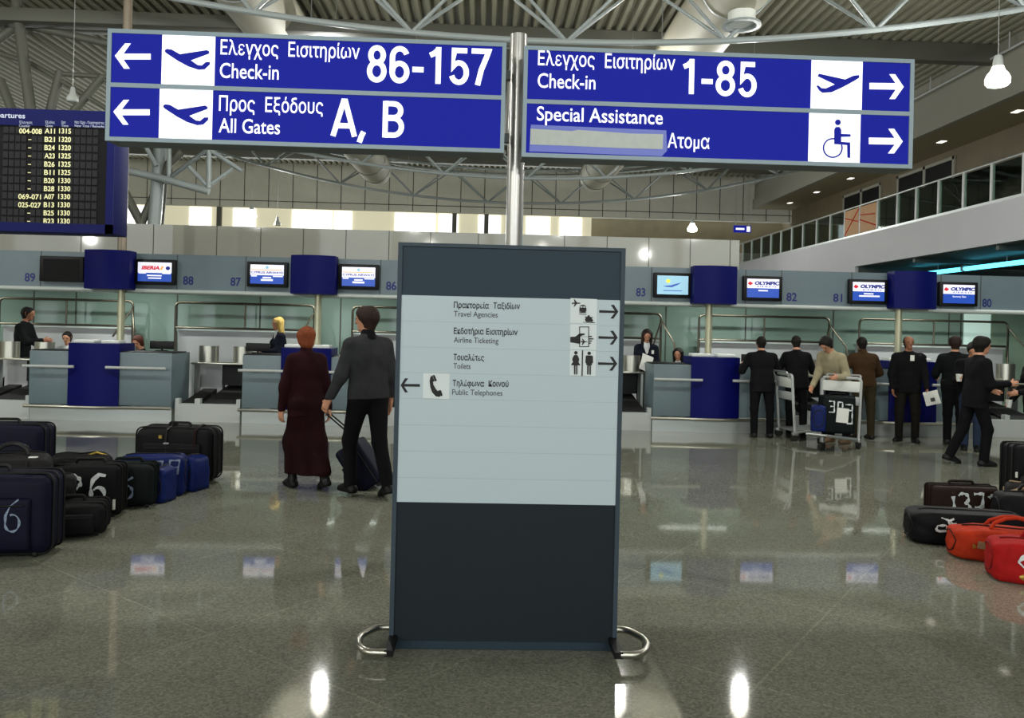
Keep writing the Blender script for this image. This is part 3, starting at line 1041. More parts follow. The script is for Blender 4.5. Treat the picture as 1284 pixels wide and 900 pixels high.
def bracket(par, x0, x1, z, y):
    MB().span(x0, x1, y - .03, y + .03, z - .03, z + .03).build('bracket', M['sign_case'], par, smooth=False)


def sign(name_label, x0, x1, z0, z1, rows):
    s = thing('direction_sign', name_label, 'sign', ((x0 + x1) / 2, SYY, z0))
    s['group'] = 'blue overhead direction signs'
    off = ((x0 + x1) / 2, SYY, z0)
    w = (x1 - x0) / 2
    h = z1 - z0
    MB().span(-w, w, .012, .2, 0, h, .006).build('case', M['sign_case'], s, smooth=False)
    fr = MB()
    t = .028
    fr.span(-w, w, -.006, .014, 0, t); fr.span(-w, w, -.006, .014, h - t, h)
    fr.span(-w, -w + t, -.006, .014, t, h - t); fr.span(w - t, w, -.006, .014, t, h - t)
    fr.span(-w + t, w - t, -.006, .014, h / 2 - .015, h / 2 + .015)
    fr.build('frame', M['sign_frame'], s, smooth=False)
    MB().span(-w + t, w - t, .004, .012, t, h / 2 - .015).build('lower_panel', M['sign_blue'], s, smooth=False)
    MB().span(-w + t, w - t, .004, .012, h / 2 + .015, h - t).build('upper_panel', M['sign_blue'], s, smooth=False)
    return s, off, h, t


A0 = PY(134, 37, SYY); A1 = PY(634, 190, SYY)
S1, off1, h1, t1 = sign('left blue overhead sign pointing to check-in 86-157 and gates A, B', -2.602, .104, 2.795, 3.555, 2)
S2, off2, h2, t2 = sign('right blue overhead sign pointing to check-in 1-85 and special assistance', .226, 2.970, 2.773, 3.54, 2)
for S, off, xa, xb in ((S1, off1, .104, pole_x), (S2, off2, pole_x, .226)):
    for z in (2.95, 3.4):
        a, b = min(xa, xb) - off[0], max(xa, xb) - off[0]
        if S is S1: b -= .055
        else: a += .055
        bracket(S, a - (.12 if S is S1 else 0), b + (0 if S is S1 else .12), z - off[2], .231)
TW = dict(Y=SYY)


def tile(S, off, px0, px1, top, h, t, m='sign_white'):
    a = PY(px0, 110, SYY)[0] - off[0]; b = PY(px1, 110, SYY)[0] - off[0]
    z0, z1 = (h / 2 + .015, h - t) if top else (t, h / 2 - .015)
    MB().span(a, b, -.001, .006, z0, z1).build('white_tile', M[m], S, smooth=False)


tile(S1, off1, 202, 268.5, True, h1, t1); tile(S1, off1, 200.5, 267, False, h1, t1)
tile(S2, off2, 1017, 1081, True, h2, t2); tile(S2, off2, 1015.5, 1080, False, h2, t2)
WH = M['sign_white']


def st(S, off, s, x0, x1, yb, cap, bold=.008):
    px_text(s, x0, x1, yb, cap, WH, S, SYY, off, bold, lift=.001)


st(S1, off1, 'Ελεγχος', 276.5, 349, 68, 17.3); st(S1, off1, 'Εισιτηρίων', 361.5, 451, 70.8, 17.3)
st(S1, off1, 'Check-in', 275.5, 349.5, 97.3, 18.3)
for ch, p0, p1, yb in (('8', 545, 638, 400), ('6', 655, 750, 404), ('-', 765, 820, 405), ('1', 850, 905, 408), ('5', 947, 1040, 412), ('7', 1052, 1150, 415)):
    big_glyph(ch, 320 + p0 / 3.89, 320 + p1 / 3.89, yb / 3.89, 46, WH, S1, SYY, off1)
st(S1, off1, 'Προς', 274.5, 319.5, 138.7, 18); st(S1, off1, 'Εξόδους', 332.5, 405, 140.2, 17.5)
st(S1, off1, 'All Gates', 274, 351, 165.8, 17.5)
for ch, p0, p1, yb in (('A', 367, 497, 663), (',', 500, 537, 666), ('B', 620, 725, 670)):
    big_glyph(ch, 320 + p0 / 3.89, 320 + p1 / 3.89, yb / 3.89, 45.5, WH, S1, SYY, off1)
st(S2, off2, 'Ελεγχος', 674.5, 745.5, 81.5, 17.3); st(S2, off2, 'Εισιτηρίων', 758.5, 846.5, 85, 17.3)
st(S2, off2, 'Check-in', 674, 746.5, 109.6, 18)
for ch, p0, p1, yb in (('1', 842, 895, 458), ('-', 930, 985, 460), ('8', 1000, 1094, 467), ('5', 1112, 1198, 472)):
    big_glyph(ch, 640 + p0 / 3.89, 640 + p1 / 3.89, yb / 3.89, 44.5, WH, S2, SYY, off2)
st(S2, off2, 'Special Assistance', 673, 831, 150.8, 17.5)
st(S2, off2, 'Ατομα', 837, 889.5, 185, 17.5)

AR1 = [(560, 272), (610, 212), (638, 212), (602, 262), (735, 262), (735, 290), (602, 290), (633, 335), (605, 335)]
AR2 = [(553, 545), (603, 487), (630, 487), (594, 533), (730, 533), (730, 562), (594, 562), (627, 608), (600, 608)]
for q_ in (AR1, AR2):
    px_shape([q_], WH, S1, SYY, off1, 'arrow', .001, 3.89)
AR3 = [(697, 424), (655, 483), (627, 483), (658, 437), (530, 435), (530, 404), (658, 406), (627, 362), (655, 362)]
AR4 = [(692, 690), (650, 748), (620, 748), (653, 705), (527, 703), (527, 671), (653, 673), (622, 628), (650, 628)]
for q_ in (AR3, AR4):
    px_shape([q_], WH, S2, SYY, off2, 'arrow', .001, 3.89, 954)
PL = [(805, 245), (815, 239), (838, 242), (878, 265), (1010, 245), (1022, 252), (1020, 262), (932, 295), (965, 318), (985, 320), (1005, 303), (1025, 303), (1024, 315), (1000, 338), (970, 341), (920, 325), (870, 298), (815, 262), (806, 254)]
BLU = M['sign_blue']
px_shape([PL], BLU, S1, SYY, off1, 'plane_pictogram', .004, 3.89)
px_shape([[(a - 8, b + 270) for a, b in PL]], BLU, S1, SYY, off1, 'plane_pictogram', .004, 3.89)
PR = [(480, 368), (478, 380), (460, 392), (400, 425), (345, 450), (300, 453), (285, 443), (270, 420), (278, 416), (295, 430), (315, 432), (360, 412), (276, 372), (283, 360), (410, 388), (450, 370), (470, 367)]
px_shape([PR], BLU, S2, SYY, off2, 'plane_pictogram', .004, 3.89, 954)
wc = [disc(375, 597, 14), [(357, 632), (364, 620), (382, 619), (391, 632), (391, 653), (437, 655), (437, 667), (391, 668), (391, 692), (435, 695), (435, 710), (435, 772), (421, 768), (420, 708), (357, 703)]]
for i in range(22):
    a0 = -.35 + i * (2 * PI * .86) / 22; a1 = -.35 + (i + 1) * (2 * PI * .86) / 22
    q = []
    for r_, a_ in ((49, a0), (49, a1), (42, a1), (42, a0)):
        q.append((350 + r_ * math.cos(a_), 722 + r_ * math.sin(a_)))
    wc.append(q)
px_shape(wc, BLU, S2, SYY, off2, 'wheelchair_pictogram', .004, 3.89, 954)
px_shape([[(100, 608), (760, 636), (764, 735), (738, 762), (92, 738)]], M['tape_edge'], S2, SYY, off2, 'tape_backing', .002, 3.89, 640)
px_shape([[(98, 628), (300, 640), (330, 634), (590, 652), (745, 655), (742, 728), (520, 722), (300, 712), (96, 705)]], M['tape'], S2, SYY, off2, 'grey_tape_strip', .005, 3.89, 640)

# ================================================================== slate totem
TY = 3.93
TX0, TX1, TH = -.433, .688, 2.0
T = thing('sign_totem', 'tall slate sign panel with a silver white directory in the centre', 'sign panel', ((TX0 + TX1) / 2, TY, 0))
toff = ((TX0 + TX1) / 2, TY, 0)
hw = (TX1 - TX0) / 2
ZW0, ZW1 = .728, 1.742
MB().span(-hw, hw, .012, .16, 0, TH, .006).build('core', M['totem_dark'], T)
fr = MB()
for s in (-1, 1):
    fr.span(s * hw, s * (hw - .022), -.008, .014, 0, TH)
fr.span(-hw + .022, hw - .022, -.008, .014, TH - .018, TH)
fr.build('frame', mat('slate_frame', (58, 71, 82), .5, spec=.25), T, smooth=False)
MB().span(-hw + .022, hw - .022, -.0, .013, ZW1, TH - .018).build('header_panel', M['totem_dark'], T, smooth=False)
MB().span(-hw + .022, hw - .022, -.004, .013, ZW0, ZW1).build('directory_panel', M['totem_white'], T, smooth=False)
MB().span(-hw + .022, hw - .022, 0, .013, .05, ZW0).build('lower_panel', M['totem_low'], T, smooth=False)
MB().span(-hw + .02, hw - .02, .03, .14, 0, .05).build('plinth', M['black'], T, smooth=False)
INK, SOFT = M['ink'], M['ink_soft']


def tt(s, x0, x1, yb, cap, m, bold):
    px_text(s, x0, x1, yb, cap, m, T, TY, toff, bold, lift=.0055)


tt('Πρακτορεία', 569, 613, 385.8, 7.2, INK, .02); tt('Ταξιδίων', 618.5, 652, 386.8, 7.2, INK, .02)
tt('Travel Agencies', 569, 624, 396.6, 6.9, SOFT, .004)
tt('Εκδοτήρια', 569, 606.5, 418.3, 7.2, INK, .02); tt('Εισιτηρίων', 609.5, 649, 419.3, 7.2, INK, .02)
tt('Airline Ticketing', 569, 625, 429.3, 6.9, SOFT, .004)
tt('Τουαλέτες', 568.5, 607, 451.2, 7.2, INK, .02)
tt('Toilets', 568.5, 590, 462, 6.9, SOFT, .004)
tt('Τηλέφωνα', 567.5, 607, 483.7, 7.2, INK, .02); tt('Κοινού', 612.5, 637.5, 484.3, 7.2, INK, .02)
tt('Public Telephones', 567, 630, 494.6, 6.9, SOFT, .004)
sm = MB()
for py in (402, 434.5, 466.5, 499, 532, 565, 598):
    z = PY(498, py, TY)[2]
    sm.span(-hw + .022, hw - .022, -.0052, -.003, z - .0009, z + .0009)
sm.build('panel_seam', M['seam'], T, smooth=False)
ic = dict(fx=6.43, ox=690, oy=360)
for q_ in ([(162, 88), (376, 97), (373, 296), (160, 288)], [(160, 297), (373, 303), (369, 506), (158, 500)], [(158, 507), (368, 513), (364, 717), (155, 710)]):
    px_shape([q_], M['totem_tile'], T, TY, toff, 'pictogram_tile', .006, **ic)
ar = [(393, 185), (518, 190), (487, 142), (512, 142), (547, 197), (508, 254), (483, 252), (518, 208), (393, 206)]
for dx, dy in ((0, 0), (-5, 209), (-9, 419)):
    px_shape([[(a + dx, b + dy) for a, b in ar]], INK, T, TY, toff, 'arrow', .006, **ic)
pic = dict(lift=.0085, t=.002, **ic)
# plane, train, ship
pl1 = [(175, 124), (197, 124), (189, 99), (196, 99), (214, 124), (238, 125), (242, 129), (238, 133), (213, 134), (194, 157), (187, 157), (196, 133), (184, 132), (178, 140), (174, 140)]
train = [(238, 150), (250, 143), (272, 143), (285, 152), (290, 178), (288, 208), (234, 206), (233, 176)]
px_shape([pl1, train, [(232, 214), (290, 217), (290, 222), (232, 219)]], INK, T, TY, toff, 'travel_pictogram', **pic)
px_shape([[(241, 155), (258, 155), (258, 164), (240, 164)], [(264, 155), (281, 156), (283, 165), (264, 164)], [(238, 196), (244, 196), (241, 204)], [(281, 197), (287, 198), (284, 205)]], M['totem_tile'], T, TY, toff, 'train_window', lift=.0095, t=.002, **ic)
ship = [(277, 262), (283, 255), (280, 240), (298, 236), (302, 226), (314, 226), (318, 238), (336, 244), (334, 256), (344, 265), (336, 280), (286, 278)]
px_shape([ship, [(262, 279), (276, 282), (300, 280), (320, 283), (340, 281), (358, 285), (358, 289), (262, 284)], [(276, 234), (282, 234), (282, 240), (276, 240)], [(336, 238), (342, 238), (342, 244), (336, 244)]], INK, T, TY, toff, 'ship_pictogram', **pic)
# ticket in a hand
hand = [(160, 400), (200, 398), (235, 372), (275, 373), (278, 382), (240, 396), (240, 458), (190, 448), (160, 444)]
fing = [rect(310, 392, 334, 402), rect(310, 411, 346, 421), rect(310, 429, 334, 438), rect(310, 446, 324, 456)]
tk = [rect(232, 317, 312, 323), rect(232, 476, 310, 482), rect(232, 323, 238, 476), rect(305, 323, 311, 476), rect(238, 398, 305, 400)]
pl2 = [(243, 432), (262, 434), (253, 415), (259, 415), (276, 435), (296, 437), (298, 441), (276, 444), (258, 465), (252, 464), (260, 443), (246, 442)]
px_shape([hand] + fing + tk + [pl2], INK, T, TY, toff, 'ticket_pictogram', **pic)
# woman, bar, man
wom = [(190, 548), (199, 545), (210, 545), (219, 548), (231, 575), (230, 598), (224, 600), (242, 629), (217, 629), (217, 702), (207, 702), (207, 632), (201, 632), (201, 702), (190, 700), (190, 629), (164, 627), (184, 598), (177, 596), (176, 574)]
man = [(285, 552), (298, 549), (330, 550), (342, 555), (343, 612), (334, 612), (334, 628), (326, 628), (325, 704), (314, 704), (314, 632), (308, 632), (307, 703), (295, 702), (296, 625), (288, 625), (288, 610), (281, 609)]
px_shape([disc(205, 528, 14), wom, disc(312, 532, 14), man, [(254, 507), (263, 507), (259, 715), (250, 715)]], INK, T, TY, toff, 'toilet_pictogram', **pic)
i5 = dict(fx=6.0, ox=500, oy=360)
px_shape([[(185, 645), (383, 650), (380, 840), (182, 835)]], M['totem_tile'], T, TY, toff, 'pictogram_tile', .006, **i5)
px_shape([[(15, 737), (47, 685), (72, 685), (42, 727), (160, 728), (160, 748), (42, 747), (70, 790), (47, 790)]], INK, T, TY, toff, 'arrow', .006, **i5)
px_shape([[(244, 668), (254, 664), (270, 705), (258, 710), (262, 735), (282, 768), (294, 780), (304, 776), (318, 816), (304, 824), (280, 820), (252, 790), (238, 748), (233, 705), (238, 678)], [(256, 661), (270, 660), (288, 702), (273, 707)], [(300, 775), (318, 774), (331, 812), (321, 819)]], INK, T, TY, toff, 'telephone_pictogram', lift=.0085, t=.002, **i5)
# stainless foot hoops at both sides
for s in (-1, 1):
    y0, y1 = -.175, .14
    pts = [(s * (hw - .01), y1, .06), (s * (hw + .075), y1, .06), (s * (hw + .145), y1 - .12, .06), (s * (hw + .145), y0 + .1, .06), (s * (hw + .09), y0, .06), (s * (hw - .01), y0, .06)]
    MB().tube(rpath(pts, .05), .017, 12).build('foot_hoop', M['steel'], T)
for s in (-1, 1):
    MB().cyl((s * (hw + .142), .0, 0), (s * (hw + .142), .0, .06), .014, seg=12).build('hoop_foot', M['steel'], T)
    MB().span(s * (hw - .04), s * (hw - .0), -.19, .0, .045, .075).build('hoop_socket', M['black'], T, smooth=False)

# ================================================================== departures board
DY = 9.0
d0 = PY(145, 294, DY); d1 = PY(133, 139, DY)
bx0, bx1 = -7.6, d0[0] - .03
bz0, bz1 = PY(130, 293, DY)[2], PY(130, 140, DY)[2]
D = thing('departures_board', 'dark blue departures board with yellow flap text at the left edge', 'departures board', ((bx0 + bx1) / 2, DY, bz0))
doff = ((bx0 + bx1) / 2, DY, bz0)
w = (bx1 - bx0) / 2
h = bz1 - bz0
MB().span(-w, w, .0, .35, 0, h, .01).build('cabinet', M['board_blue'], D)
fr = MB()
fr.span(-w, w, -.02, .0, 0, .1); fr.span(w - .08, w, -.02, 0, 0, h); fr.span(-w, -w + .08, -.02, 0, 0, h)
fr.build('frame', M['board_blue'], D, smooth=False)
MB().span(-w + .08, w - .08, -.02, 0, h - .185, h).build('header_strip', M['board_blue'], D, smooth=False)
MB().span(-w + .08, w - .08, -.006, 0, .1, h - .185).build('display_field', M['board_black'], D, smooth=False)
rows = [164.5, 175, 185.3, 195.6, 206, 216.3, 226.5, 236.6, 246.5, 256.8, 267, 277.2]
for py in rows:
    zc = PY(60, py, DY)[2] - doff[2]
    for a, b in ((-7.5, -6.35), (-6.3, -5.42), (-5.36, -5.1), (-5.05, -4.8), (-4.72, -4.32)):
        fl = MB()
        nn = max(2, int((b - a) / .062))
        for i in range(nn):
            x0 = a + (b - a) * i / nn; x1 = a + (b - a) * (i + .84) / nn
            if x1 < bx1 - .1:
                fl.span(x0 - doff[0], x1 - doff[0], -.012, -.006, zc - .034, zc + .034)
        fl.build('flap_field', M['flap'], D, smooth=False)


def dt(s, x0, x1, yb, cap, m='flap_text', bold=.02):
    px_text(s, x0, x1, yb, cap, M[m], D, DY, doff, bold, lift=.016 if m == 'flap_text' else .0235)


gates = ['A11', 'B21', 'B24', 'A23', 'B26', 'B11', 'B20', 'B28', 'A07', 'B13', 'B25', 'B23']
times = ['1315', '1320', '1320', '1325', '1325', '1325', '1330', '1330', '1330', '1330', '1330', '1330']
cnts = ['004-008', '-', '-', '-', '-', '-', '-', '-', '069-071', '025-027', '-', '-']
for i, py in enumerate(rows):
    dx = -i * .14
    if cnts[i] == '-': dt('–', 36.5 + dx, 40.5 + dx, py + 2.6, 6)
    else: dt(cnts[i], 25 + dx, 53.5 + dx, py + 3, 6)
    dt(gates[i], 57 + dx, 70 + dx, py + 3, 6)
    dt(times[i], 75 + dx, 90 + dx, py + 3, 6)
dt('Departures', -15, 33, 147.5, 6.2, 'board_text')
for a, x0, x1 in (('Έλεγχος', 25.5, 42), ('Έξοδος', 58, 70), ('Ώρα', 78, 83.5), ('Νέα Ώρα - Παρατηρήσεις', 95, 132)):
    dt(a, x0, x1, 155.3, 3, 'board_text', 0)
for a, x0, x1 in (('Counter', 25.5, 39.5), ('Gate', 58.5, 67.5), ('Time', 78.3, 87), ('New Time / Remarks', 95, 132)):
    dt(a, x0, x1, 159.6, 3, 'board_text', 0)
for x in (-w + .5, w - 1.7):
    MB().cyl((x, .17, h), (x, .17, DECK - bz0), .02, seg=8).build('hanger_rod', M['steel_dull'], D)

# ================================================================== small things behind the counters, far sign
for px, py, Y_, where in ((210, 434, 13.2, 'right half of the leftmost counter'), (328, 441, 13.2, 'left half of the counter behind the couple'), (938, 457, 13.2, 'right half of the counter with two female clerks')):
    p = PY(px, py, Y_)
    m = thing('computer_monitor', 'low black computer monitor on the ' + where, 'computer monitor', (p[0], 12.98, 1.076), group='computer monitors on the counters')
    MB().span(-.19, .19, -.015, .015, .03, .16, .006).build('screen_housing', M['black'], m)
    MB().span(-.08, .08, -.06, .06, 0, .012).build('stand', M['black'], m, smooth=False)
    MB().cyl((0, 0, .01), (0, 0, .05), .015, seg=10).build('neck', M['black'], m)
p = PY(931, 287, 41.0)
fs = thing('hanging_sign', 'tiny blue and white hanging sign far away above the end of the white panel wall', 'sign', (p[0], 41.0, p[2]))
MB().span(-.45, .45, 0, .08, -.18, .18).build('case', M['sign_blue'], fs, smooth=False)
MB().span(.22, .40, -.006, 0, -.14, .14).build('white_tile', M['sign_white'], fs, smooth=False)
MB().span(-.35, .1, -.006, 0, -.05, .05).build('lettering', M['sign_white'], fs, smooth=False)
for x in (-.35, .35):
    MB().cyl((x, .04, .18), (x, .04, DECK - p[2]), .01, seg=6).build('hanger_rod', M['steel_dull'], fs)

# ================================================================== people
def vec(*a):
    return np.array(a, float)


def unit(v):
    v = np.asarray(v, float)
    return v / (np.linalg.norm(v) + 1e-9)


class Blob:
    """a smooth closed surface grown round tapered limbs"""

    def __init__(s, vox=.011):
        s.p = []
        s.vox = vox

    def cap(s, a, b, ra, rb=None, k=.02, w=None, q=1.0, cut=False):
        s.p.append((np.asarray(a, float), np.asarray(b, float), ra, ra if rb is None else rb, k, None if w is None else unit(w), q, 1 if cut else 0))
        return s

    def plane(s, o, n):          # keep the side the normal points away from
        s.p.append((np.asarray(o, float), unit(n), 0, 0, 0, None, 1, 2))
        return s

    def build(s, name, m, parent):
        vox = s.vox
        solid = [p for p in s.p if p[7] == 0]
        lo = np.min([np.minimum(p[0], p[1]) - max(p[2], p[3]) for p in solid], axis=0) - 3 * vox
        hi = np.max([np.maximum(p[0], p[1]) + max(p[2], p[3]) for p in solid], axis=0) + 3 * vox
        n = np.ceil((hi - lo) / vox).astype(int) + 1
        ax = [lo[i] + vox * np.arange(n[i]) for i in range(3)]
        D = np.full(n, .2, np.float32)
        for a, b, ra, rb, k, w, q, op in s.p:
            if op == 2:
                pl = (ax[0][:, None, None] - a[0]) * b[0] + (ax[1][None, :, None] - a[1]) * b[1] + (ax[2][None, None, :] - a[2]) * b[2]
                np.maximum(D, pl.astype(np.float32), out=D)
                continue
            pad = max(ra, rb) + max(k * 1.2, 3 * vox)
            l = np.clip(((np.minimum(a, b) - pad - lo) / vox).astype(int), 0, n - 1)
            h = np.clip(((np.maximum(a, b) + pad - lo) / vox).astype(int) + 1, 1, n)
            X = ax[0][l[0]:h[0], None, None] - a[0]
            Yv = ax[1][None, l[1]:h[1], None] - a[1]
            Z = ax[2][None, None, l[2]:h[2]] - a[2]
            ba = b - a
            if w is not None:
                dw = (X * w[0] + Yv * w[1] + Z * w[2]) * (q - 1)
                X = X + dw * w[0]; Yv = Yv + dw * w[1]; Z = Z + dw * w[2]
                ba = ba + w * (ba @ w) * (q - 1)
            L2 = ba @ ba
            if L2 > 1e-10:
                t = np.clip((X * ba[0] + Yv * ba[1] + Z * ba[2]) / L2, 0, 1)
            else:
                t = np.zeros(np.broadcast(X, Yv, Z).shape)
            d = np.sqrt((X - t * ba[0]) ** 2 + (Yv - t * ba[1]) ** 2 + (Z - t * ba[2]) ** 2) - (ra + (rb - ra) * t)
            S = D[l[0]:h[0], l[1]:h[1], l[2]:h[2]]
            if op == 1:
                np.maximum(S, -d, out=S)
            elif k <= 0:
                np.minimum(S, d, out=S)
            else:
                hh = np.maximum(k - np.abs(S - d), 0) / k
                S[...] = np.minimum(S, d) - hh * hh * k * .25
        # surface nets
        ins = D < 0
        c = ins[:-1, :-1, :-1].astype(np.int8)
        tot = np.zeros_like(c)
        offs = [(i, j, k) for i in (0, 1) for j in (0, 1) for k in (0, 1)]
        sl = lambda o, A: A[o[0]:A.shape[0] - 1 + o[0], o[1]:A.shape[1] - 1 + o[1], o[2]:A.shape[2] - 1 + o[2]]
        for o in offs: tot += sl(o, ins)
        act = (tot > 0) & (tot < 8)
        idx = np.argwhere(act)
        if not len(idx):
            return None
        ids = np.full(act.shape, -1, int)
        ids[act] = np.arange(len(idx))
        acc = np.zeros((len(idx), 3)); cnt = np.zeros(len(idx))
        val = {o: D[idx[:, 0] + o[0], idx[:, 1] + o[1], idx[:, 2] + o[2]] for o in offs}
        for o in offs:
            for a in range(3):
                if o[a]: continue
                o2 = list(o); o2[a] = 1; o2 = tuple(o2)
                d0, d1 = val[o], val[o2]
                mk = (d0 < 0) != (d1 < 0)
                t = np.where(mk, d0 / np.where(mk, d0 - d1, 1), 0)
                P = np.zeros((len(idx), 3)) + np.array(o, float)
                P[:, a] += t
                acc[mk] += P[mk]; cnt[mk] += 1
        V = lo + vox * (idx + acc / cnt[:, None])
        F = []
        for a in range(3):
            b, c_ = (a + 1) % 3, (a + 2) % 3
            A0 = np.moveaxis(ins, a, 0)
            ch = A0[:-1] != A0[1:]
            e = np.argwhere(np.moveaxis(ch, 0, a))
            ok = (e[:, b] > 0) & (e[:, c_] > 0)
            e = e[ok]
            e = e[(e[:, b] < act.shape[b]) & (e[:, c_] < act.shape[c_])]
            def g(db, dc):
                q_ = e.copy(); q_[:, b] += db; q_[:, c_] += dc
                return ids[q_[:, 0], q_[:, 1], q_[:, 2]]
            qd = np.stack([g(-1, -1), g(0, -1), g(0, 0), g(-1, 0)], 1)
            fl = ins[e[:, 0], e[:, 1], e[:, 2]]
            qd[~fl] = qd[~fl][:, ::-1]
            F.append(qd[(qd >= 0).all(1)])
        F = np.concatenate(F)
        me = bpy.data.meshes.new(name)
        me.vertices.add(len(V)); me.vertices.foreach_set('co', V.ravel())
        me.loops.add(len(F) * 4); me.loops.foreach_set('vertex_index', F.ravel())
        me.polygons.add(len(F))
        me.polygons.foreach_set('loop_start', np.arange(len(F)) * 4)
        me.polygons.foreach_set('use_smooth', np.ones(len(F), bool))
        me.update(calc_edges=True)
        me.validate()
        me.materials.append(m)
        o = bpy.data.objects.new(name, me)
        COL.objects.link(o)
        if parent is not None: o.parent = parent
        return o


def rot_to(a, ang, about):
    """rotate vector a by ang (degrees) about an axis"""
    k = unit(about); t = math.radians(ang)
    return a * math.cos(t) + np.cross(k, a) * math.sin(t) + k * (k @ a) * (1 - math.cos(t))


SKIN = mat('skin', (196, 140, 110), .55, var=.05, scale=20)
SKIN2 = mat('tanned_skin', (150, 100, 74), .55, var=.05, scale=20)
M['eye'] = mat('dark_eye', (24, 18, 16), .2)
M['lips'] = mat('lips', (150, 84, 74), .5)


def cloth(name, rgb, rough=.85, bump=.25):
    rgb = tuple(int(v * .74) for v in rgb) if max(rgb) < 120 else rgb
    return mat(name, rgb, rough, var=.18, scale=9, bump=bump, bscale=26, spec=.12)


def person(label, x, y, rz, H=1.72, lean=0, side=0, twist=0, head=(0, 0, 0), arms=None, legs=None, skin=SKIN, hair=None, hair_style='short',
           top=None, bottom=None, shoe=None, hem=.10, skirt=None, collar=None, shirt=None, female=False, seat=None, vox=.011, face=True, width=1.0,
           belt=None, sleeve_end=1.0, curl=28):
    """local frame: x right, y forward, z up; rz turns the whole figure"""
    root = thing('person', label, 'person', (x, y, 0), rz)
    X, Yf, Zu = vec(1, 0, 0), vec(0, 1, 0), vec(0, 0, 1)
    t = rot_to(Zu, -lean, X); t = rot_to(t, side, Yf)
    r = rot_to(X, twist, Zu); r = unit(r - t * (r @ t))
    f = np.cross(t, r)
    sw = (.165 if female else .185) * width
    P = vec(0, 0, 0)
    nb = P + t * .53
    hp, hyaw, hroll = head
    hu = rot_to(t, -hp, r); hu = rot_to(hu, hroll, f)
    hf = unit(f - hu * (f @ hu)); hf = rot_to(hf, hyaw, hu); hr = np.cross(hf, hu)
    C = nb + t * .06 + hu * .095 + f * .02
    legs = legs or {}
    dl = dict(th=(0, 0, -1), sh=(0, 0, -1), toe=(0, 1, 0))
    LG = []
    for s, nm in ((-1, 'L'), (1, 'R')):
        q = dict(dl); q.update(legs.get(nm, {}))
        hip = P + X * (s * .09 * width) - Zu * .03
        kn = hip + unit(q['th']) * .43
        an = kn + unit(q['sh']) * .41
        toe = unit(q['toe'])
        LG.append((hip, kn, an, toe))
    up_f = lambda toe: unit(Zu - toe * toe[2])
    low = min(min((an - toe * .05 - up_f(toe) * .055)[2] - .022, (an + toe * .15 - up_f(toe) * .06)[2] - .02) for _, _, an, toe in LG)
    zsh = -low
    ksc = H / (zsh + C[2] + .115) if seat is None and lean == 0 else H / 1.765
    if seat is not None: zsh = seat / ksc + .10
    sh3 = vec(0, 0, zsh)

    class Q:
        pass
    # --- arms
    AR = []
    for s, nm in ((-1, 'L'), (1, 'R')):
        q = dict(up=(s * .16, .02, -1), fo=(s * .04, .12, -1), hand=None, n=None)
        q.update((arms or {}).get(nm, {}))
        S = P + t * .445 + r * (s * sw)
        E_ = S + unit(q['up']) * .285
        W_ = E_ + unit(q['fo']) * .25
        d = unit(q['hand'] if q['hand'] is not None else q['fo'])
        nn = np.asarray(q['n'], float) if q['n'] is not None else -s * X + .3 * Yf
        nn = unit(nn - d * (nn @ d))
        side_v = np.cross(d, nn)
        if side_v @ (Yf + .4 * Zu) < 0: side_v = -side_v      # thumb points forward / up
        AR.append((S, E_, W_, d, nn, side_v))

    def T(v):
        return (np.asarray(v) + sh3) * ksc

    class KB(Blob):
        def c(s, a, b, ra, rb=None, k=.02, w=None, q=1.0, cut=False):
            return s.cap(T(a), T(b), ra * ksc, (ra if rb is None else rb) * ksc, k * ksc, w, q, cut)

        def pl(s, o, n):
            return s.plane(T(o), n)

    def torso(B, e, kk=.05, low=0.0):
        B.c(P - r * .06 * width, P + r * .06 * width, .115 + e, .115 + e, kk, f, 1.25)
        wr = (.095 if female else .112) + e
        B.c(P + t * .10 - r * .04 * width, P + t * .24 - r * .05 * width, wr, wr + .005, kk, f, 1.3)
        B.c(P + t * .10 + r * .04 * width, P + t * .24 + r * .05 * width, wr, wr + .005, kk, f, 1.3)
        B.c(P + t * .34 - r * .075 * width, P + t * .34 + r * .075 * width, .115 + e, .115 + e, kk, f, 1.2)
        B.c(P + t * .43 - r * (sw - .06), P + t * .43 + r * (sw - .06), .066 + e, .066 + e, kk, f, 1.1)
        for s in (-1, 1):
            B.c(nb - t * .035 + r * s * .025, P + t * .45 + r * s * (sw - .025), .04 + e * .6, .042 + e * .6, .04)
        if e: B.c(P + t * .45, nb - t * .008, .07 + e, .052 + e * .7, .04)
        else: B.c(P + t * .47, nb + t * .01, .075, .058, .04)
        if female:
            for s in (-1, 1):
                B.c(P + t * .33 + r * s * .075 + f * .075, P + t * .33 + r * s * .075 + f * .08, .062 + e, .055 + e, .04)

    # ---- body: one continuous surface
    B = KB(vox)
    torso(B, 0)
    B.c(nb - t * .04, C - hu * .05 - hf * .012, .054, .050, .03)
    B.c(C + hu * .03 - hf * .026, C + hu * .03 + hf * .022, .080, .076, .03, hr, 1.1)
    B.c(C + hu * .0 + hf * .03, C - hu * .07 + hf * .052, .060, .036, .03, hr, 1.05)
    B.c(C + hf * .088 + hu * .012, C + hf * .108 - hu * .022, .009, .014, .014)
    B.c(C + hf * .078 + hu * .036 - hr * .03, C + hf * .078 + hu * .036 + hr * .03, .014, .014, .015)
    B.c(C + hf * .076 - hu * .053 - hr * .014, C + hf * .076 - hu * .053 + hr * .014, .016, .016, .012)
    B.c(C + hf * .070 - hu * .088, C + hf * .074 - hu * .088, .018, .018, .015)
    for s in (-1, 1):
        B.c(C + hr * s * .074 - hf * .008 + hu * .022, C + hr * s * .070 - hf * .0 - hu * .022, .017, .011, .008, hr, 1.7)
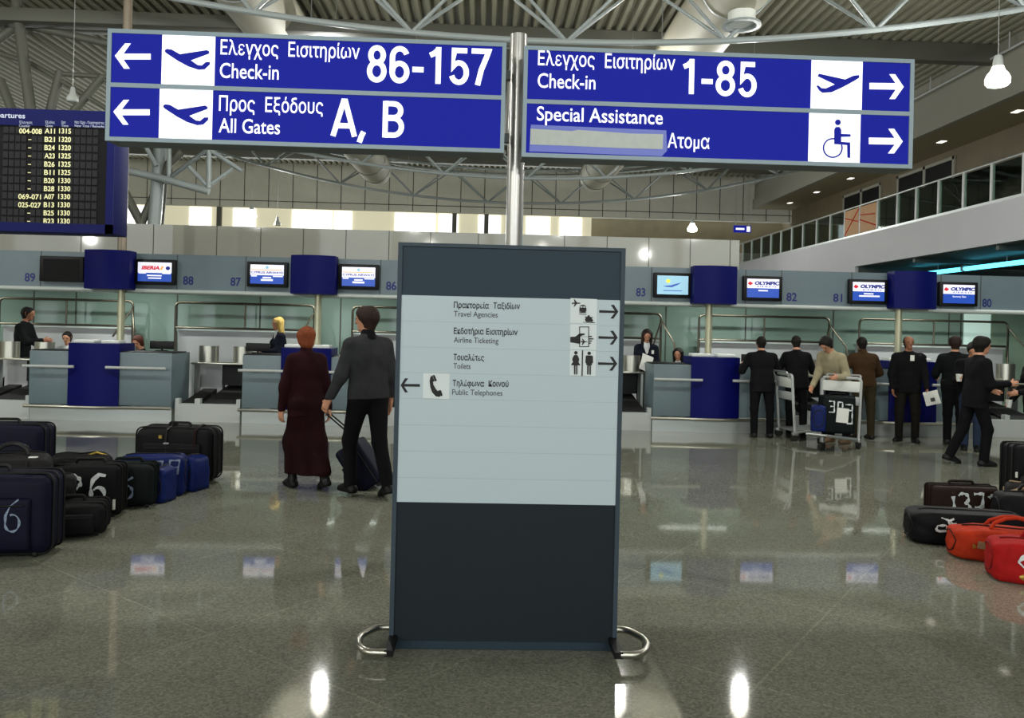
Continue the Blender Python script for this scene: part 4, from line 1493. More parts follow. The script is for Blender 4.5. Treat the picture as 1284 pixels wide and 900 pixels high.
    for (S, E_, W_, d, nn, sv) in AR:
        B.c(S, E_, .050, .040, .03); B.c(E_, W_, .041, .027, .02)
        B.c(W_, W_ + d * .02, .026, .026, .01)
        B.c(W_ + d * .025, W_ + d * .075, .036, .038, .015, nn, 1.9)
        for i, (o, ln) in enumerate(((-.030, .058), (-.010, .072), (.010, .078), (.030, .070))):
            base = W_ + d * .095 + sv * o
            d1 = rot_to(d, curl, np.cross(d, nn)); d2 = rot_to(d, curl * 2.3, np.cross(d, nn))
            m1 = base + d1 * ln * .55
            B.c(base - d * .02, m1, .0100, .0092, .005)
            B.c(m1, m1 + d2 * ln * .5, .0092, .008, .004)
        tb = W_ + d * .035 + sv * .03
        td = unit(d * .75 + sv * .65 + nn * .35)
        B.c(tb, tb + td * .035, .0125, .011, .008); B.c(tb + td * .035, tb + td * .035 + unit(td + nn * .5 + d * .3) * .03, .011, .009, .005)
    for hip, kn, an, toe in LG:
        B.c(hip, kn, .085 * width, .054, .04); B.c(kn, an, .054, .036, .03)
        B.c(kn + (an - kn) * .12 - toe * .012, kn + (an - kn) * .5 - toe * .018, .045, .042, .03)
        upv = up_f(toe)
        B.c(an, an - toe * .03 - upv * .03, .036, .032, .02); B.c(an - upv * .02 + toe * .02, an + toe * .13 - upv * .05, .033, .022, .02)
    B.build('body', skin, root)

    # ---- face
    if face:
        for s in (-1, 1):
            mb = MB().ball(tuple(T(C + hf * .083 + hu * .014 + hr * s * .031)), .0125 * ksc, seg=10)
            mb.build('eye', M['eye'], root)
        L_ = KB(.005)
        L_.c(C + hf * .088 - hu * .053 - hr * .016, C + hf * .088 - hu * .053 + hr * .016, .0075, .0075, .004)
        L_.build('lips', M['lips'], root)
        if hair:
            for s in (-1, 1):
                L_ = KB(.005)
                L_.c(C + hf * .089 + hu * .040 + hr * s * .018, C + hf * .081 + hu * .043 + hr * s * .045, .0065, .005, .003)
                L_.build('eyebrow', hair, root)
    # ---- hair
    if hair:
        Hh = KB(.008)
        Hh.c(C + hu * .034 - hf * .030, C + hu * .036 + hf * .018, .087, .081, .03, hr, 1.10)
        if hair_style in ('short', 'thin'):
            Hh.c(C + hu * .0 - hf * .036, C - hu * .07 - hf * .022, .076, .056, .03)
            for s in (-1, 1):
                Hh.c(C + hu * .02 + hr * s * .066 + hf * .01, C + hu * -.01 + hr * s * .066 + hf * .012, .014, .010, .015)
        elif hair_style == 'full':
            Hh.c(C + hu * .04 - hf * .03, C + hu * .046 + hf * .03, .085, .078, .03, hr, 1.05)
            Hh.c(C + hu * .0 - hf * .036, C - hu * .075 - hf * .022, .079, .058, .03)
            for s in (-1, 1):
                Hh.c(C + hu * .03 + hr * s * .068 + hf * .015, C + hu * -.02 + hr * s * .068 + hf * .012, .018, .012, .015)
        elif hair_style == 'bob':
            Hh.c(C + hu * .03 - hf * .035, C - hu * .06 - hf * .04, .092, .070, .03)
            for s in (-1, 1):
                Hh.c(C + hu * .03 + hr * s * .06 - hf * .0, C - hu * .05 + hr * s * .055 - hf * .01, .045, .036, .03)
        elif hair_style == 'long':
            Hh.c(C + hu * .03 - hf * .035, C - hu * .18 - hf * .05, .088, .060, .03, f, 1.1)
            for s in (-1, 1):
                Hh.c(C + hu * .04 + hr * s * .062 + hf * .0, C - hu * .17 + hr * s * .07 - hf * .0, .045, .034, .03)
        if hair_style == 'thin':
            Hh.pl(C + hu * .045, unit(hu * .8 + hf * .6))
            Hh.pl(C + hf * .02, hf)
        elif hair_style in ('bob', 'long'):
            # open the face
            Hh.c(C + hf * .125 - hu * .035, C + hf * .11 - hu * .16, .088, .085, 0, cut=True)
            Hh.pl(C + hf * .075, hf)
        else:
            Hh.c(C + hf * .118 - hu * .002, C + hf * .11 - hu * .10, .085, .09, 0, cut=True)
            Hh.pl(C - hu * .105, -hu)
            Hh.pl(C + hf * .085, hf)
        Hh.build('hair', hair, root)
    # ---- clothes
    if bottom is not None and skirt is None:
        K = KB(vox)
        K.c(P - r * .06 * width, P + r * .06 * width, .128, .128, .05, f, 1.22)
        K.c(P + t * .06 - r * .05, P + t * .06 + r * .05, .115, .115, .04, f, 1.25)
        for hip, kn, an, toe in LG:
            K.c(hip, kn, .099 * width, .070, .05); K.c(kn, an - unit(an - kn) * .0, .069, .060, .03)
        K.build('trousers', bottom, root)
    if skirt is not None:
        K = KB(vox)
        hem_z = skirt
        K.c(P - r * .06, P + r * .06, .135, .135, .05, f, 1.2)
        for hip, kn, an, toe in LG:
            K.c(hip, kn, .10, .088, .09); K.c(kn, kn + (an - kn) * .8, .088, .085, .10)
        mid = sum(k_[1] for k_ in LG) / 2; m2 = sum(k_[2] for k_ in LG) / 2
        K.c(P - t * .05, mid, .12, .10, .08); K.c(mid, m2, .10, .118, .08)
        K.pl(vec(0, 0, hem_z / ksc - zsh), (0, 0, -1))
        K.build('skirt', bottom, root)
    if shirt is not None:
        K = KB(.009)
        K.c(P + t * .30 + f * .075, P + t * .47 + f * .045, .055, .048, .03, f, 1.3)
        K.c(P + t * .47 + f * .02, nb + t * .015 + f * .012, .072, .062, .03)
        K.build('shirt', shirt, root)
    if top is not None:
        K = KB(vox)
        torso(K, .020)
        lw = P - t * hem
        for s in (-1, 1):
            K.c(P + t * .12 + r * s * .05 * width, lw + r * s * .065 * width - t * .05, .128, .138, .05, f, 1.2)
        for (S, E_, W_, d, nn, sv) in AR:
            K.c(S, E_, .066, .056, .04); K.c(E_, E_ + (W_ - E_) * .97 * sleeve_end, .056, .044, .03)
            K.c(S + (E_ - S) * .75, E_ + (W_ - E_) * .12, .053, .056, .03)
        K.pl(lw, -t)
        if shirt is not None:
            K.c(P + t * .34 + f * .17, P + t * .50 + f * .12, .055, .085, 0, cut=True)
        K.build('jacket', top, root)
    if collar is not None:
        K = KB(.008)
        K.c(nb - t * .03, nb + t * .018 + f * .006, .082, .068, .03)
        K.build('collar', collar, root)
    if belt is not None:
        K = KB(.009)
        K.c(P + t * .075 - r * .075, P + t * .075 + r * .075, .128, .128, .04, f, 1.18)
        K.pl(P + t * .10, t); K.pl(P + t * .05, -t)
        K.build('belt', belt, root)
    sm = shoe or M['black']
    for hip, kn, an, toe in LG:
        upv = up_f(toe)
        K = KB(.008)
        wv = np.cross(toe, upv)
        K.c(an - upv * .015, an - toe * .03 - upv * .045, .044, .046, .03)
        K.c(an - toe * .03 - upv * .05, an + toe * .14 - upv * .062, .046, .040, .03)
        K.c(an + upv * .0, an + toe * .10 - upv * .045, .042, .036, .03)
        if skirt is not None:
            K.c(an, an + (kn - an) * .55, .046, .058, .02)
        K.pl(an - upv * .076, -upv)
        K.build('shoe', sm, root)
    root['_pts'] = [float(v) for a in AR for v in T(a[2] + a[3] * .07)]
    return root


def hand_world(root, side):
    p = root['_pts'][:3] if side == 'L' else root['_pts'][3:]
    c, s = math.cos(root.rotation_euler.z), math.sin(root.rotation_euler.z)
    return vec(root.location.x + p[0] * c - p[1] * s, root.location.y + p[0] * s + p[1] * c, root.location.z + p[2])


R_ = math.radians
black_suit = cloth('black_suit_cloth', (24, 24, 28))
navy_suit = cloth('navy_uniform_cloth', (26, 30, 46))
black_wool = cloth('black_trouser_cloth', (20, 20, 24))
maroon = cloth('maroon_wool', (52, 16, 24))
maroon2 = cloth('dark_maroon_skirt', (46, 14, 20))
grey_knit = cloth('grey_knit', (68, 70, 72))
beige = cloth('beige_windcheater', (164, 154, 126))
brown = cloth('brown_jacket', (86, 62, 38))
olive = cloth('olive_trousers', (74, 66, 44))
dark_green = cloth('dark_uniform', (24, 28, 30))
jeans = cloth('blue_jeans', (58, 74, 104))
white_cloth = cloth('white_shirt', (214, 216, 216))
yellow_trim = cloth('yellow_collar_edge', (170, 150, 60))
h_black = mat('black_hair', (22, 17, 15), .7, var=.25, scale=50, bump=.8, bscale=70, spec=.25, stretch=(1, 1, .12))
h_brown = mat('dark_brown_hair', (44, 28, 22), .7, var=.25, scale=50, bump=.8, bscale=70, spec=.25, stretch=(1, 1, .12))
h_red = mat('auburn_hair', (124, 62, 32), .7, var=.25, scale=50, bump=.8, bscale=70, spec=.25, stretch=(1, 1, .12))
h_redd = mat('dark_auburn_hair', (78, 36, 24), .7, var=.25, scale=50, bump=.8, bscale=70, spec=.25, stretch=(1, 1, .12))
h_blond = mat('blonde_hair', (206, 170, 96), .7, var=.25, scale=50, bump=.8, bscale=70, spec=.25, stretch=(1, 1, .12))
brown_shoe = mat('tan_shoe_leather', (112, 86, 62), .5)

# --- the walking couple
woman = person('woman with short auburn hair in maroon jacket and long skirt, pulling a trolley case', -1.70, 7.75, R_(38), 1.57, lean=3, head=(4, 6, 0),
               arms={'L': dict(up=(-.22, .10, -1), fo=(-.06, .12, -1)), 'R': dict(up=(.16, -.14, -1), fo=(.10, -.14, -1), curl=60)},
               legs={'L': dict(th=(.0, .30, -1), sh=(-.02, -.08, -1), toe=(-.05, 1, 0)), 'R': dict(th=(.02, -.20, -1), sh=(.0, -.52, -1), toe=(.05, 1, -.32))},
               hair=h_red, hair_style='bob', top=maroon, bottom=maroon2, skirt=.14, hem=.16, female=True, vox=.009, collar=maroon, width=1.02)
man = person('man in a grey sweater and black trousers walking beside the slate sign panel', -1.06, 7.42, R_(40), 1.76, lean=3, head=(2, 34, 0),
             arms={'L': dict(up=(-.26, .06, -1), fo=(-.22, .42, -.85)), 'R': dict(up=(.16, -.12, -1), fo=(.05, .12, -1))},
             legs={'L': dict(th=(-.02, .34, -1), sh=(-.02, -.10, -1), toe=(-.1, 1, 0)), 'R': dict(th=(.02, -.10, -1), sh=(.0, -.42, -1), toe=(.1, 1, -.28))},
             hair=h_brown, hair_style='full', top=grey_knit, bottom=black_wool, hem=.05, collar=black_suit, vox=.009, width=1.06)

# --- staff and travellers at the counters
p1 = person('man in a black suit at far left, stepping forward and reaching out one arm', -7.95, 13.98, R_(-84), 1.76, lean=6, head=(4, -4, 0),
            arms={'R': dict(up=(.12, .45, -.8), fo=(.0, .95, .12)), 'L': dict(up=(-.1, .35, -1), fo=(.1, .8, -.3))},
            legs={'L': dict(th=(-.02, .12, -1), sh=(0, -.04, -1)), 'R': dict(th=(0, -.35, -1), sh=(0, -.9, -.75), toe=(0, .8, -.7))},
            hair=h_black, hair_style='short', top=black_suit, bottom=black_wool, hem=.2, shirt=None, collar=None, skin=SKIN2)


def stool(x, y, label):
    s = thing('office_stool', label, 'stool', (x, y, 0), group='stools behind the counters')
    MB().lathe([(0, 0), (.2, 0), (.21, .03), (.16, .06), (0, .065)], (0, 0, .36)).build('seat', M['black'], s)
    MB().cyl((0, 0, .05), (0, 0, .37), .03).build('column', M['steel_dull'], s)
    MB().lathe([(0, 0), (.22, 0), (.22, .02), (.05, .06), (0, .06)]).build('base', M['black'], s)
    return s


SIT = {'L': dict(th=(-.08, 1, -.05), sh=(0, .02, -1)), 'R': dict(th=(.08, 1, -.05), sh=(0, .02, -1))}
DESK = {'L': dict(up=(-.15, .55, -.9), fo=(.2, 1, .12)), 'R': dict(up=(.15, .55, -.9), fo=(-.2, 1, .12))}
p2 = person('seated dark-haired clerk over the left half of the leftmost counter', -7.42, 14.50, R_(172), 1.66, head=(14, 14, 0), arms=DESK, legs=SIT, seat=.475,
            hair=h_black, hair_style='short', top=white_cloth, bottom=black_wool, hem=-.02)
stool(-7.42, 14.50, 'stool of the seated clerk at the leftmost counter')
p3 = person('seated auburn-haired clerk bowed over the right half of the leftmost counter', -5.84, 13.9, R_(150), 1.62, lean=6, head=(22, 20, 0), arms=DESK, legs=SIT, seat=.475,
            hair=h_redd, hair_style='bob', top=navy_suit, bottom=black_wool, hem=-.02, female=True)
stool(-5.84, 13.9, 'stool of the auburn-haired clerk at the leftmost counter')
p4 = person('standing blonde clerk in a dark jacket behind the counter of the walking couple', -3.58, 14.05, R_(118), 1.66, head=(8, 12, 0),
            arms={'L': dict(up=(-.1, .3, -1), fo=(.25, .9, .1)), 'R': dict(up=(.1, .3, -1), fo=(-.2, .9, .15))},
            hair=h_blond, hair_style='long', top=navy_suit, bottom=navy_suit, hem=.1, shirt=white_cloth, female=True)
p7 = person('standing clerk with long dark hair, dark jacket and white shirt, holding white papers', 2.79, 13.66, R_(176), 1.60, head=(22, 0, 0),
            arms={'L': dict(up=(-.1, .2, -1), fo=(.45, .8, -.05)), 'R': dict(up=(.1, .2, -1), fo=(-.4, .8, -.2))},
            hair=h_brown, hair_style='long', top=navy_suit, bottom=navy_suit, hem=.16, shirt=white_cloth, female=True)
p8 = person('seated clerk with black hair, behind the counter left of the blue block under 83', 3.37, 13.72, R_(150), 1.60, head=(12, 5, 0), arms=DESK, legs=SIT, seat=.475,
            hair=h_black, hair_style='long', top=navy_suit, bottom=navy_suit, hem=-.02, shirt=white_cloth, female=True)
stool(3.37, 13.72, 'stool of the black-haired seated clerk')
p14 = person('seated clerk with brown hair, half hidden by the bald man', 7.66, 13.75, R_(160), 1.62, head=(6, 25, 0), arms=DESK, legs=SIT, seat=.475,
             hair=h_brown, hair_style='long', top=navy_suit, bottom=navy_suit, hem=-.02, female=True)
stool(7.66, 13.75, 'stool of the clerk behind the bald man')

LEAN_ARMS = {'L': dict(up=(-.42, .22, -1), fo=(.2, .9, .35)), 'R': dict(up=(.42, .22, -1), fo=(-.2, .9, .35))}
p9 = person('broad man in black seen from behind, leaning on the counter right of the blue block', 4.26, 12.06, R_(-4), 1.56, lean=10, head=(6, 8, 0), arms=LEAN_ARMS,
            legs={'L': dict(th=(-.08, -.06, -1), sh=(0, -.05, -1)), 'R': dict(th=(.08, -.06, -1), sh=(0, -.05, -1))},
            hair=h_black, hair_style='short', top=black_suit, bottom=black_wool, hem=.18, width=1.12, face=False)
p10 = person('man in black at the counter, mostly hidden by the man in the beige jacket', 4.85, 12.20, R_(-10), 1.58, lean=8, head=(14, 0, 0), arms=LEAN_ARMS,
             legs={'L': dict(th=(-.05, -.05, -1), sh=(0, -.05, -1)), 'R': dict(th=(.05, -.05, -1), sh=(0, -.05, -1))},
             hair=h_black, hair_style='short', top=black_suit, bottom=black_wool, hem=.12, face=False)
p11 = person('young man in a beige jacket leaning over the luggage trolley', 5.20, 11.56, R_(118), 1.66, lean=25, side=-4, head=(20, 8, 0),
             arms={'L': dict(up=(-.22, -.18, -1), fo=(-.10, .9, -.05)), 'R': dict(up=(.12, .05, -1), fo=(-.1, .6, -.7))},
             legs={'L': dict(th=(-.06, -.12, -1), sh=(0, -.12, -1)), 'R': dict(th=(.06, .04, -1), sh=(0, -.1, -1))},
             hair=h_black, hair_style='full', top=beige, bottom=black_wool, hem=.02, shoe=brown_shoe, collar=None, skin=SKIN)
p12 = person('man in a brown jacket and olive trousers seen from behind at the counter', 5.85, 12.08, R_(4), 1.58, lean=6, head=(8, -6, 0),
             arms={'L': dict(up=(-.45, .20, -1), fo=(.25, .9, -.1)), 'R': dict(up=(.48, .1, -1), fo=(-.1, .8, -.35))},
             legs={'L': dict(th=(-.05, -.04, -1), sh=(0, -.04, -1)), 'R': dict(th=(.05, -.04, -1), sh=(0, -.04, -1))},
             hair=h_black, hair_style='short', top=brown, bottom=olive, hem=.06, width=1.12, collar=brown, face=False)
p13 = person('bald man in a dark suit with a white badge, papers in hand', 6.42, 11.86, R_(150), 1.60, head=(0, 18, 0),
             arms={'L': dict(up=(-.18, .12, -1), fo=(-.15, .5, -1)), 'R': dict(up=(.2, .1, -1), fo=(-.1, .2, -1))},
             legs={'L': dict(th=(-.06, 0, -1), sh=(0, -.02, -1), toe=(-.3, 1, 0)), 'R': dict(th=(.06, 0, -1), sh=(0, -.02, -1), toe=(.4, 1, 0))},
             hair=h_black, hair_style='thin', top=black_suit, bottom=cloth('dark_brown_trousers', (40, 36, 32)), hem=.14, skin=SKIN2, width=1.05)
p15 = person('man in black with a belt, seen from behind right of the bald man', 7.02, 11.66, R_(-20), 1.62, lean=3, head=(6, 10, 0),
             arms={'L': dict(up=(-.3, .15, -1), fo=(.15, .8, -.2)), 'R': dict(up=(.25, .2, -1), fo=(-.1, .8, .1))},
             hair=h_brown, hair_style='full', top=dark_green, bottom=black_wool, hem=.0, width=1.04, belt=cloth('belt_leather', (60, 58, 52)))
p15b = person('stooping person in black with a white cup, left of the striding man', 6.92, 11.08, R_(150), 1.56, lean=12, head=(18, 0, 0),
              arms={'L': dict(up=(-.1, .3, -1), fo=(.2, .8, -.2)), 'R': dict(up=(.15, .25, -1), fo=(-.05, .9, .15))},
              hair=h_black, hair_style='full', top=black_suit, bottom=jeans, hem=.10)
p16 = person('man in a dark jacket striding to the right with papers in his hand', 6.16, 9.80, R_(-92), 1.64, lean=5, head=(2, -4, 0),
             arms={'R': dict(up=(.1, .12, -1), fo=(.02, .98, .08)), 'L': dict(up=(-.1, .2, -1), fo=(0, .8, -.3))},
             legs={'R': dict(th=(.02, .30, -1), sh=(0, -.10, -1), toe=(0, 1, .0)), 'L': dict(th=(-.02, -.22, -1), sh=(0, -.48, -1), toe=(0, 1, -.25))},
             hair=h_black, hair_style='full', top=black_suit, bottom=black_wool, hem=.16, collar=None, shirt=None)
p17 = person('person cut by the right edge, holding a white cup, facing the striding man', 7.04, 9.95, R_(86), 1.52, lean=2, head=(6, 0, 0),
             arms={'R': dict(up=(.1, .2, -1), fo=(-.1, .8, -.9)), 'L': dict(up=(-.1, .25, -1), fo=(.1, .9, -.2))},
             hair=h_redd, hair_style='bob', top=black_suit, bottom=black_wool, hem=.2, female=True)


# --- things in hands
def sheet(p, label, rz, tilt, w=.21, h=.297, name='paper_sheet', n=2, mark=False, roll=0):
    o = thing(name, label, 'papers', tuple(p), rz)
    for i in range(n):
        q = MB().box((0, i * .004, -h / 2 + .03), (w, .0015, h), rot=Matrix.Rotation(i * .06, 4, 'Y'))
        s = q.build('sheet', M['paper'], o, smooth=False)
    if mark:
        MB().span(-.03, .035, -.004, -.002, -h * .62, -h * .35).build('printed_patch', M['ink_soft'], o, smooth=False)
    o.rotation_euler = (tilt, roll, rz)
    return o


hw_ = hand_world(p13, 'L')
sheet(hw_ + vec(.02, -.05, .0), 'white papers with a dark printed patch hanging from the hand of the bald man', R_(0), R_(-10), .22, .20, mark=True, roll=R_(-14))
hw_ = hand_world(p7, 'L')
sheet((hw_ + hand_world(p7, 'R')) / 2 + vec(-.02, -.07, .16), 'white papers held by the standing clerk with long dark hair', R_(8), R_(-25), .2, .3, roll=R_(20))
hw_ = hand_world(p16, 'R')
sheet(hw_ + vec(.12, -.02, .0), 'white papers in the outstretched hand of the striding man', R_(4), R_(80), .26, .12, roll=R_(0))
hw_ = hand_world(p12, 'R')
sheet(hw_ + vec(.0, -.1, -.05), 'white paper at the elbow of the man in the brown jacket', R_(10), R_(-10), .15, .16, roll=R_(6))


def cup(p, label):
    o = thing('paper_cup', label, 'cup', tuple(p))
    MB().lathe([(0, 0), (.03, 0), (.042, .1), (.038, .1), (.028, .006), (0, .006)], seg=18).build('cup_wall', M['white_plastic'], o)
    return o


cup(hand_world(p15b, 'R') + vec(0, -.03, -.04), 'white paper cup in the hand of the stooping person in black')
cup(hand_world(p17, 'R') + vec(-.02, -.03, -.05), 'white paper cup at the right edge, in a hand')


def on_chest(root, a, b, z, w, h, m, name, ry=0.0, dy=.0):
    o = MB().box((a, b, z), (w, .006, h)).build(name, m, root, smooth=False)
    return o


on_chest(p13, -.055, .165, 1.27, .055, .085, M['paper'], 'badge')
on_chest(p7, -.09, .155, 1.22, .04, .06, M['paper'], 'badge')

# ================================================================== luggage
def rounded_body(w, d, h, r, seg=5, bulge=0.0):
    b = bmesh.new()
    bmesh.ops.create_cube(b, size=1.0)
    bmesh.ops.scale(b, vec=(w, d, h), verts=b.verts)
    bmesh.ops.translate(b, vec=(0, 0, h / 2), verts=b.verts)
    bmesh.ops.bevel(b, geom=b.edges[:], offset=r, segments=seg, profile=.5, affect='EDGES')
    bmesh.ops.subdivide_edges(b, edges=[e for e in b.edges if e.calc_length() > .12], cuts=4, use_grid_fill=True)
    if bulge:
        for v in b.verts:
            fx = 1 - (abs(v.co.x) / (w / 2)) ** 2; fz = 1 - (abs(v.co.z - h / 2) / (h / 2)) ** 2
            v.co.y += math.copysign(bulge * max(fx, 0) * max(fz, 0), v.co.y) if abs(v.co.y) > d * .2 else 0
            v.co.z += bulge * .6 * max(fx, 0) * (1 if v.co.z > h * .7 else 0)
    return b


def soft_body(w, d, h, ex=.45, ez=.6, dents=.0, seed=1):
    """slumped soft bag"""
    rnd = random.Random(seed)
    b = bmesh.new()
    bmesh.ops.create_uvsphere(b, u_segments=40, v_segments=24, radius=1.0)
    bmesh.ops.rotate(b, cent=(0, 0, 0), matrix=Matrix.Rotation(PI / 2, 3, 'Y'), verts=b.verts)
    ph = [rnd.uniform(0, 6) for _ in range(6)]
    for v in b.verts:
        x, y, z = v.co
        sg = lambda a, e: math.copysign(abs(a) ** e, a)
        # sphere axis lies along x: bag ends are flattened, its section is a rounded box
        rr = math.sqrt(max(1e-9, y * y + z * z))
        nx = sg(x, ex) if abs(x) > 1e-6 else 0
        k = max(abs(y), abs(z), 1e-9)
        sq = rr / k
        ee = ez if z >= 0 else max(ez, .9)
        mixr = (1 - ee) + ee * sq
        pr = (1 - abs(x) ** (2 / ex * 1.0)) ** (ex * .5) if abs(x) < 1 else 0
        pr = min(1, (1 - min(1, abs(nx)) ** 8) ** .28) if abs(nx) < 1 else 0
        yy = y / rr * mixr * pr if rr > 1e-5 else 0
        zz = z / rr * mixr * (pr if z > 0 else pr ** .3) if rr > 1e-5 else 0
        n = dents * (math.sin(5 * nx + ph[0]) * math.cos(4 * yy + ph[1]) + .6 * math.sin(9 * nx + 7 * zz + ph[2]))
        v.co = (nx * w / 2 * (1 + n * .3), yy * d / 2 * (1 + n), max(0, zz * h / 2 * (1 + n) + h / 2))
    return b


def paint(bvh, strokes, w, m, parent, name='painted_number', d=(0, 1, 0), o=(0, -1.5, 0), lift=.004):
    """brush strokes laid on the front face of a bag: each stroke is a list of (x, z)"""
    mb = MB()
    for st_ in strokes:
        P = []
        for (a, b), (c, e) in zip(st_, st_[1:]):
            nn = max(2, int(math.hypot(c - a, e - b) / .012))
            P += [(a + (c - a) * i / nn, b + (e - b) * i / nn) for i in range(nn)]
        P.append(st_[-1])
        prev = None
        for i, (a, b) in enumerate(P):
            a2, b2 = P[min(i + 1, len(P) - 1)]; a1, b1 = P[max(i - 1, 0)]
            l = math.hypot(a2 - a1, b2 - b1) or 1
            nx, nz = -(b2 - b1) / l, (a2 - a1) / l
            row = []
            ww = w * (.75 + .35 * math.sin(i * .7 + a * 40))
            for s in (-1, 1):
                hit = bvh.ray_cast(Vector((a + nx * s * ww / 2, -1.5, b + nz * s * ww / 2)), Vector((0, 1, 0)))
                if hit[0] is None: row = None; break
                p = hit[0] + Vector((0, -lift, 0))
                row.append(mb.bm.verts.new(p))
            if row and prev: mb.bm.faces.new((prev[0], prev[1], row[1], row[0]))
            prev = row
    return mb.build(name, m, parent, smooth=False)


def arc(cx, cz, rx, rz, a0, a1, n=12):
    return [(cx + rx * math.cos(math.radians(a0 + (a1 - a0) * i / n)), cz + rz * math.sin(math.radians(a0 + (a1 - a0) * i / n))) for i in range(n + 1)]


def bag_part(b, name, m, parent, ang=40):
    bmesh.ops.recalc_face_normals(b, faces=b.faces)
    bvh = BVHTree.FromBMesh(b)
    me = bpy.data.meshes.new(name)
    b.to_mesh(me); b.free()
    me.materials.append(m)
    me.polygons.foreach_set('use_smooth', [True] * len(me.polygons))
    o = bpy.data.objects.new(name, me)
    COL.objects.link(o); o.parent = parent
    return o, bvh


def bagmat(name, rgb, rough=.6):
    rgb = tuple(int(v * .7) for v in rgb) if max(rgb) < 60 else rgb
    return mat(name, rgb, rough, var=.15, scale=14, bump=.15, bscale=120, spec=.15)


def rrect(w, z0, z1, r, y, n=5):
    return rpath([(-w, y, z0), (w, y, z0), (w, y, z1), (-w, y, z1)], r, n, True)


def suitcase(label, x, y, rz, w, d, h, m, group, trim_m=None, pocket=True, handle=True, r=.06, bulge=.02, z=0, wheels=True):
    s = thing('suitcase', label, 'suitcase', (x, y, z), rz, group)
    t = trim_m or M['black']
    z0 = .025 if wheels else 0.0
    b = rounded_body(w, d, h - z0, r, 5, bulge)
    bmesh.ops.translate(b, vec=(0, 0, z0), verts=b.verts)
    o, bvh = bag_part(b, 'shell', m, s)
    for yy in (-d * .5 + .055, d * .5 - .055):
        MB().tube(rrect(w / 2 + .003, z0 - .003, h + .003 + bulge * .3, r, yy), .008, 6, True).build('piping', t, s)
    MB().tube(rrect(w / 2 + .002, z0, h + bulge * .3, r, 0), .006, 6, True).build('zip', t, s)
    if pocket:
        q = rounded_body(w * .74, .05, h * .62, .02, 3, .01)
        bmesh.ops.translate(q, vec=(0, -d / 2 - bulge * .6, h * .12), verts=q.verts)
        po, pv = bag_part(q, 'front_pocket', m, s)
        MB().tube(rpath([(-w * .33, -d / 2 - .034 - bulge * .6, h * .66), (w * .33, -d / 2 - .034 - bulge * .6, h * .66)], .01), .005, 6).build('pocket_zip', t, s)
        o2 = bmesh.new(); o2.from_mesh(o.data)
        me = po.data.copy(); o2.from_mesh(me); bpy.data.meshes.remove(me)
        bvh = BVHTree.FromBMesh(o2); o2.free()
    if handle:
        top = h + bulge * .55
        MB().tube(rpath([(-.11, 0, top - .01), (-.10, 0, top + .035), (.10, 0, top + .035), (.11, 0, top - .01)], .03), .013, 8).build('carry_handle', t, s)
    if wheels:
        for sx in (-1, 1):
            for sy in (-1, 1):
                MB().cyl((sx * w * .38 - .012, sy * d * .3, .025), (sx * w * .38 + .012, sy * d * .3, .025), .025, seg=14).build('wheel', M['rubber'], s)
    return s, bvh


def duffel(label, x, y, rz, w, d, h, m, group, trim_m=None, seed=1, dents=.03, straps=True, z=0, ex=.5, ez=.55, tags=None, endpocket=True):
    s = thing('duffel_bag', label, 'bag', (x, y, z), rz, group)
    t = trim_m or M['black']
    o, bvh = bag_part(soft_body(w, d, h, ex, ez, dents, seed), 'bag_body', m, s)

    def top(px, py=0.0):
        hit = bvh.ray_cast(Vector((px, py, 3)), Vector((0, 0, -1)))
        return hit[0].z if hit[0] else h
    zp = [(a, 0, top(a) + .003) for a in np.linspace(-w * .4, w * .4, 16)]
    MB().tube(zp, .007, 6).build('zip', t, s)
    if straps:
        for sy in (-1, 1):
            pts = []
            for a, lift in ((-w * .2, 0), (-w * .17, .04), (-w * .08, .075), (0, .085), (w * .08, .075), (w * .17, .04), (w * .2, 0)):
                yy = sy * d * .2
                pts.append((a, yy * (1 - lift * 6), top(a, yy) + lift))
            MB().tube(pts, .013, 8).build('carry_strap', t if trim_m is None else m, s)
            for a in (-w * .2, w * .2):
                p2 = []
                for zz in np.linspace(h * .12, h * .9, 10):
                    hit = bvh.ray_cast(Vector((a, sy * 3, zz)), Vector((0, -sy, 0)))
                    if hit[0]: p2.append((a, hit[0].y + sy * .002, zz))
                if len(p2) > 2:
                    MB().tube(p2, .012, 6).build('strap_band', t if trim_m is None else m, s)
    if endpocket:
        for sx in (-1, 1):
            p2 = []
            for k in range(15):
                a = 2 * PI * k / 15
                yy = math.cos(a) * d * .33; zz = h * .5 + math.sin(a) * h * .33
                hit = bvh.ray_cast(Vector((sx * 3, yy, zz)), Vector((-sx, 0, 0)))
                if hit[0]: p2.append((hit[0].x, yy, zz))
            if len(p2) > 5:
                MB().tube(p2, .006, 6, True).build('end_piping', t, s)
    return s, bvh


b_navy = bagmat('navy_nylon', (16, 18, 50))
b_black = bagmat('black_nylon', (16, 16, 20))
b_green = bagmat('dark_green_nylon', (16, 28, 28))
b_blue = bagmat('blue_nylon', (14, 30, 88), .5)
b_orange = bagmat('orange_canvas', (176, 50, 24), .75)
b_red = bagmat('red_canvas', (164, 24, 24), .75)
b_brown = bagmat('brown_checked_leather', (58, 38, 30), .55)
b_grey = bagmat('charcoal_nylon', (44, 42, 44))
tan = mat('tan_strap', (150, 124, 92), .7)
yel = mat('brass_fitting', (190, 160, 70), .35, metal=.6)
red_lab = mat('red_label', (170, 40, 40), .6)
GL = 'row of luggage on the floor at left'
GR = 'heap of luggage on the floor at right'

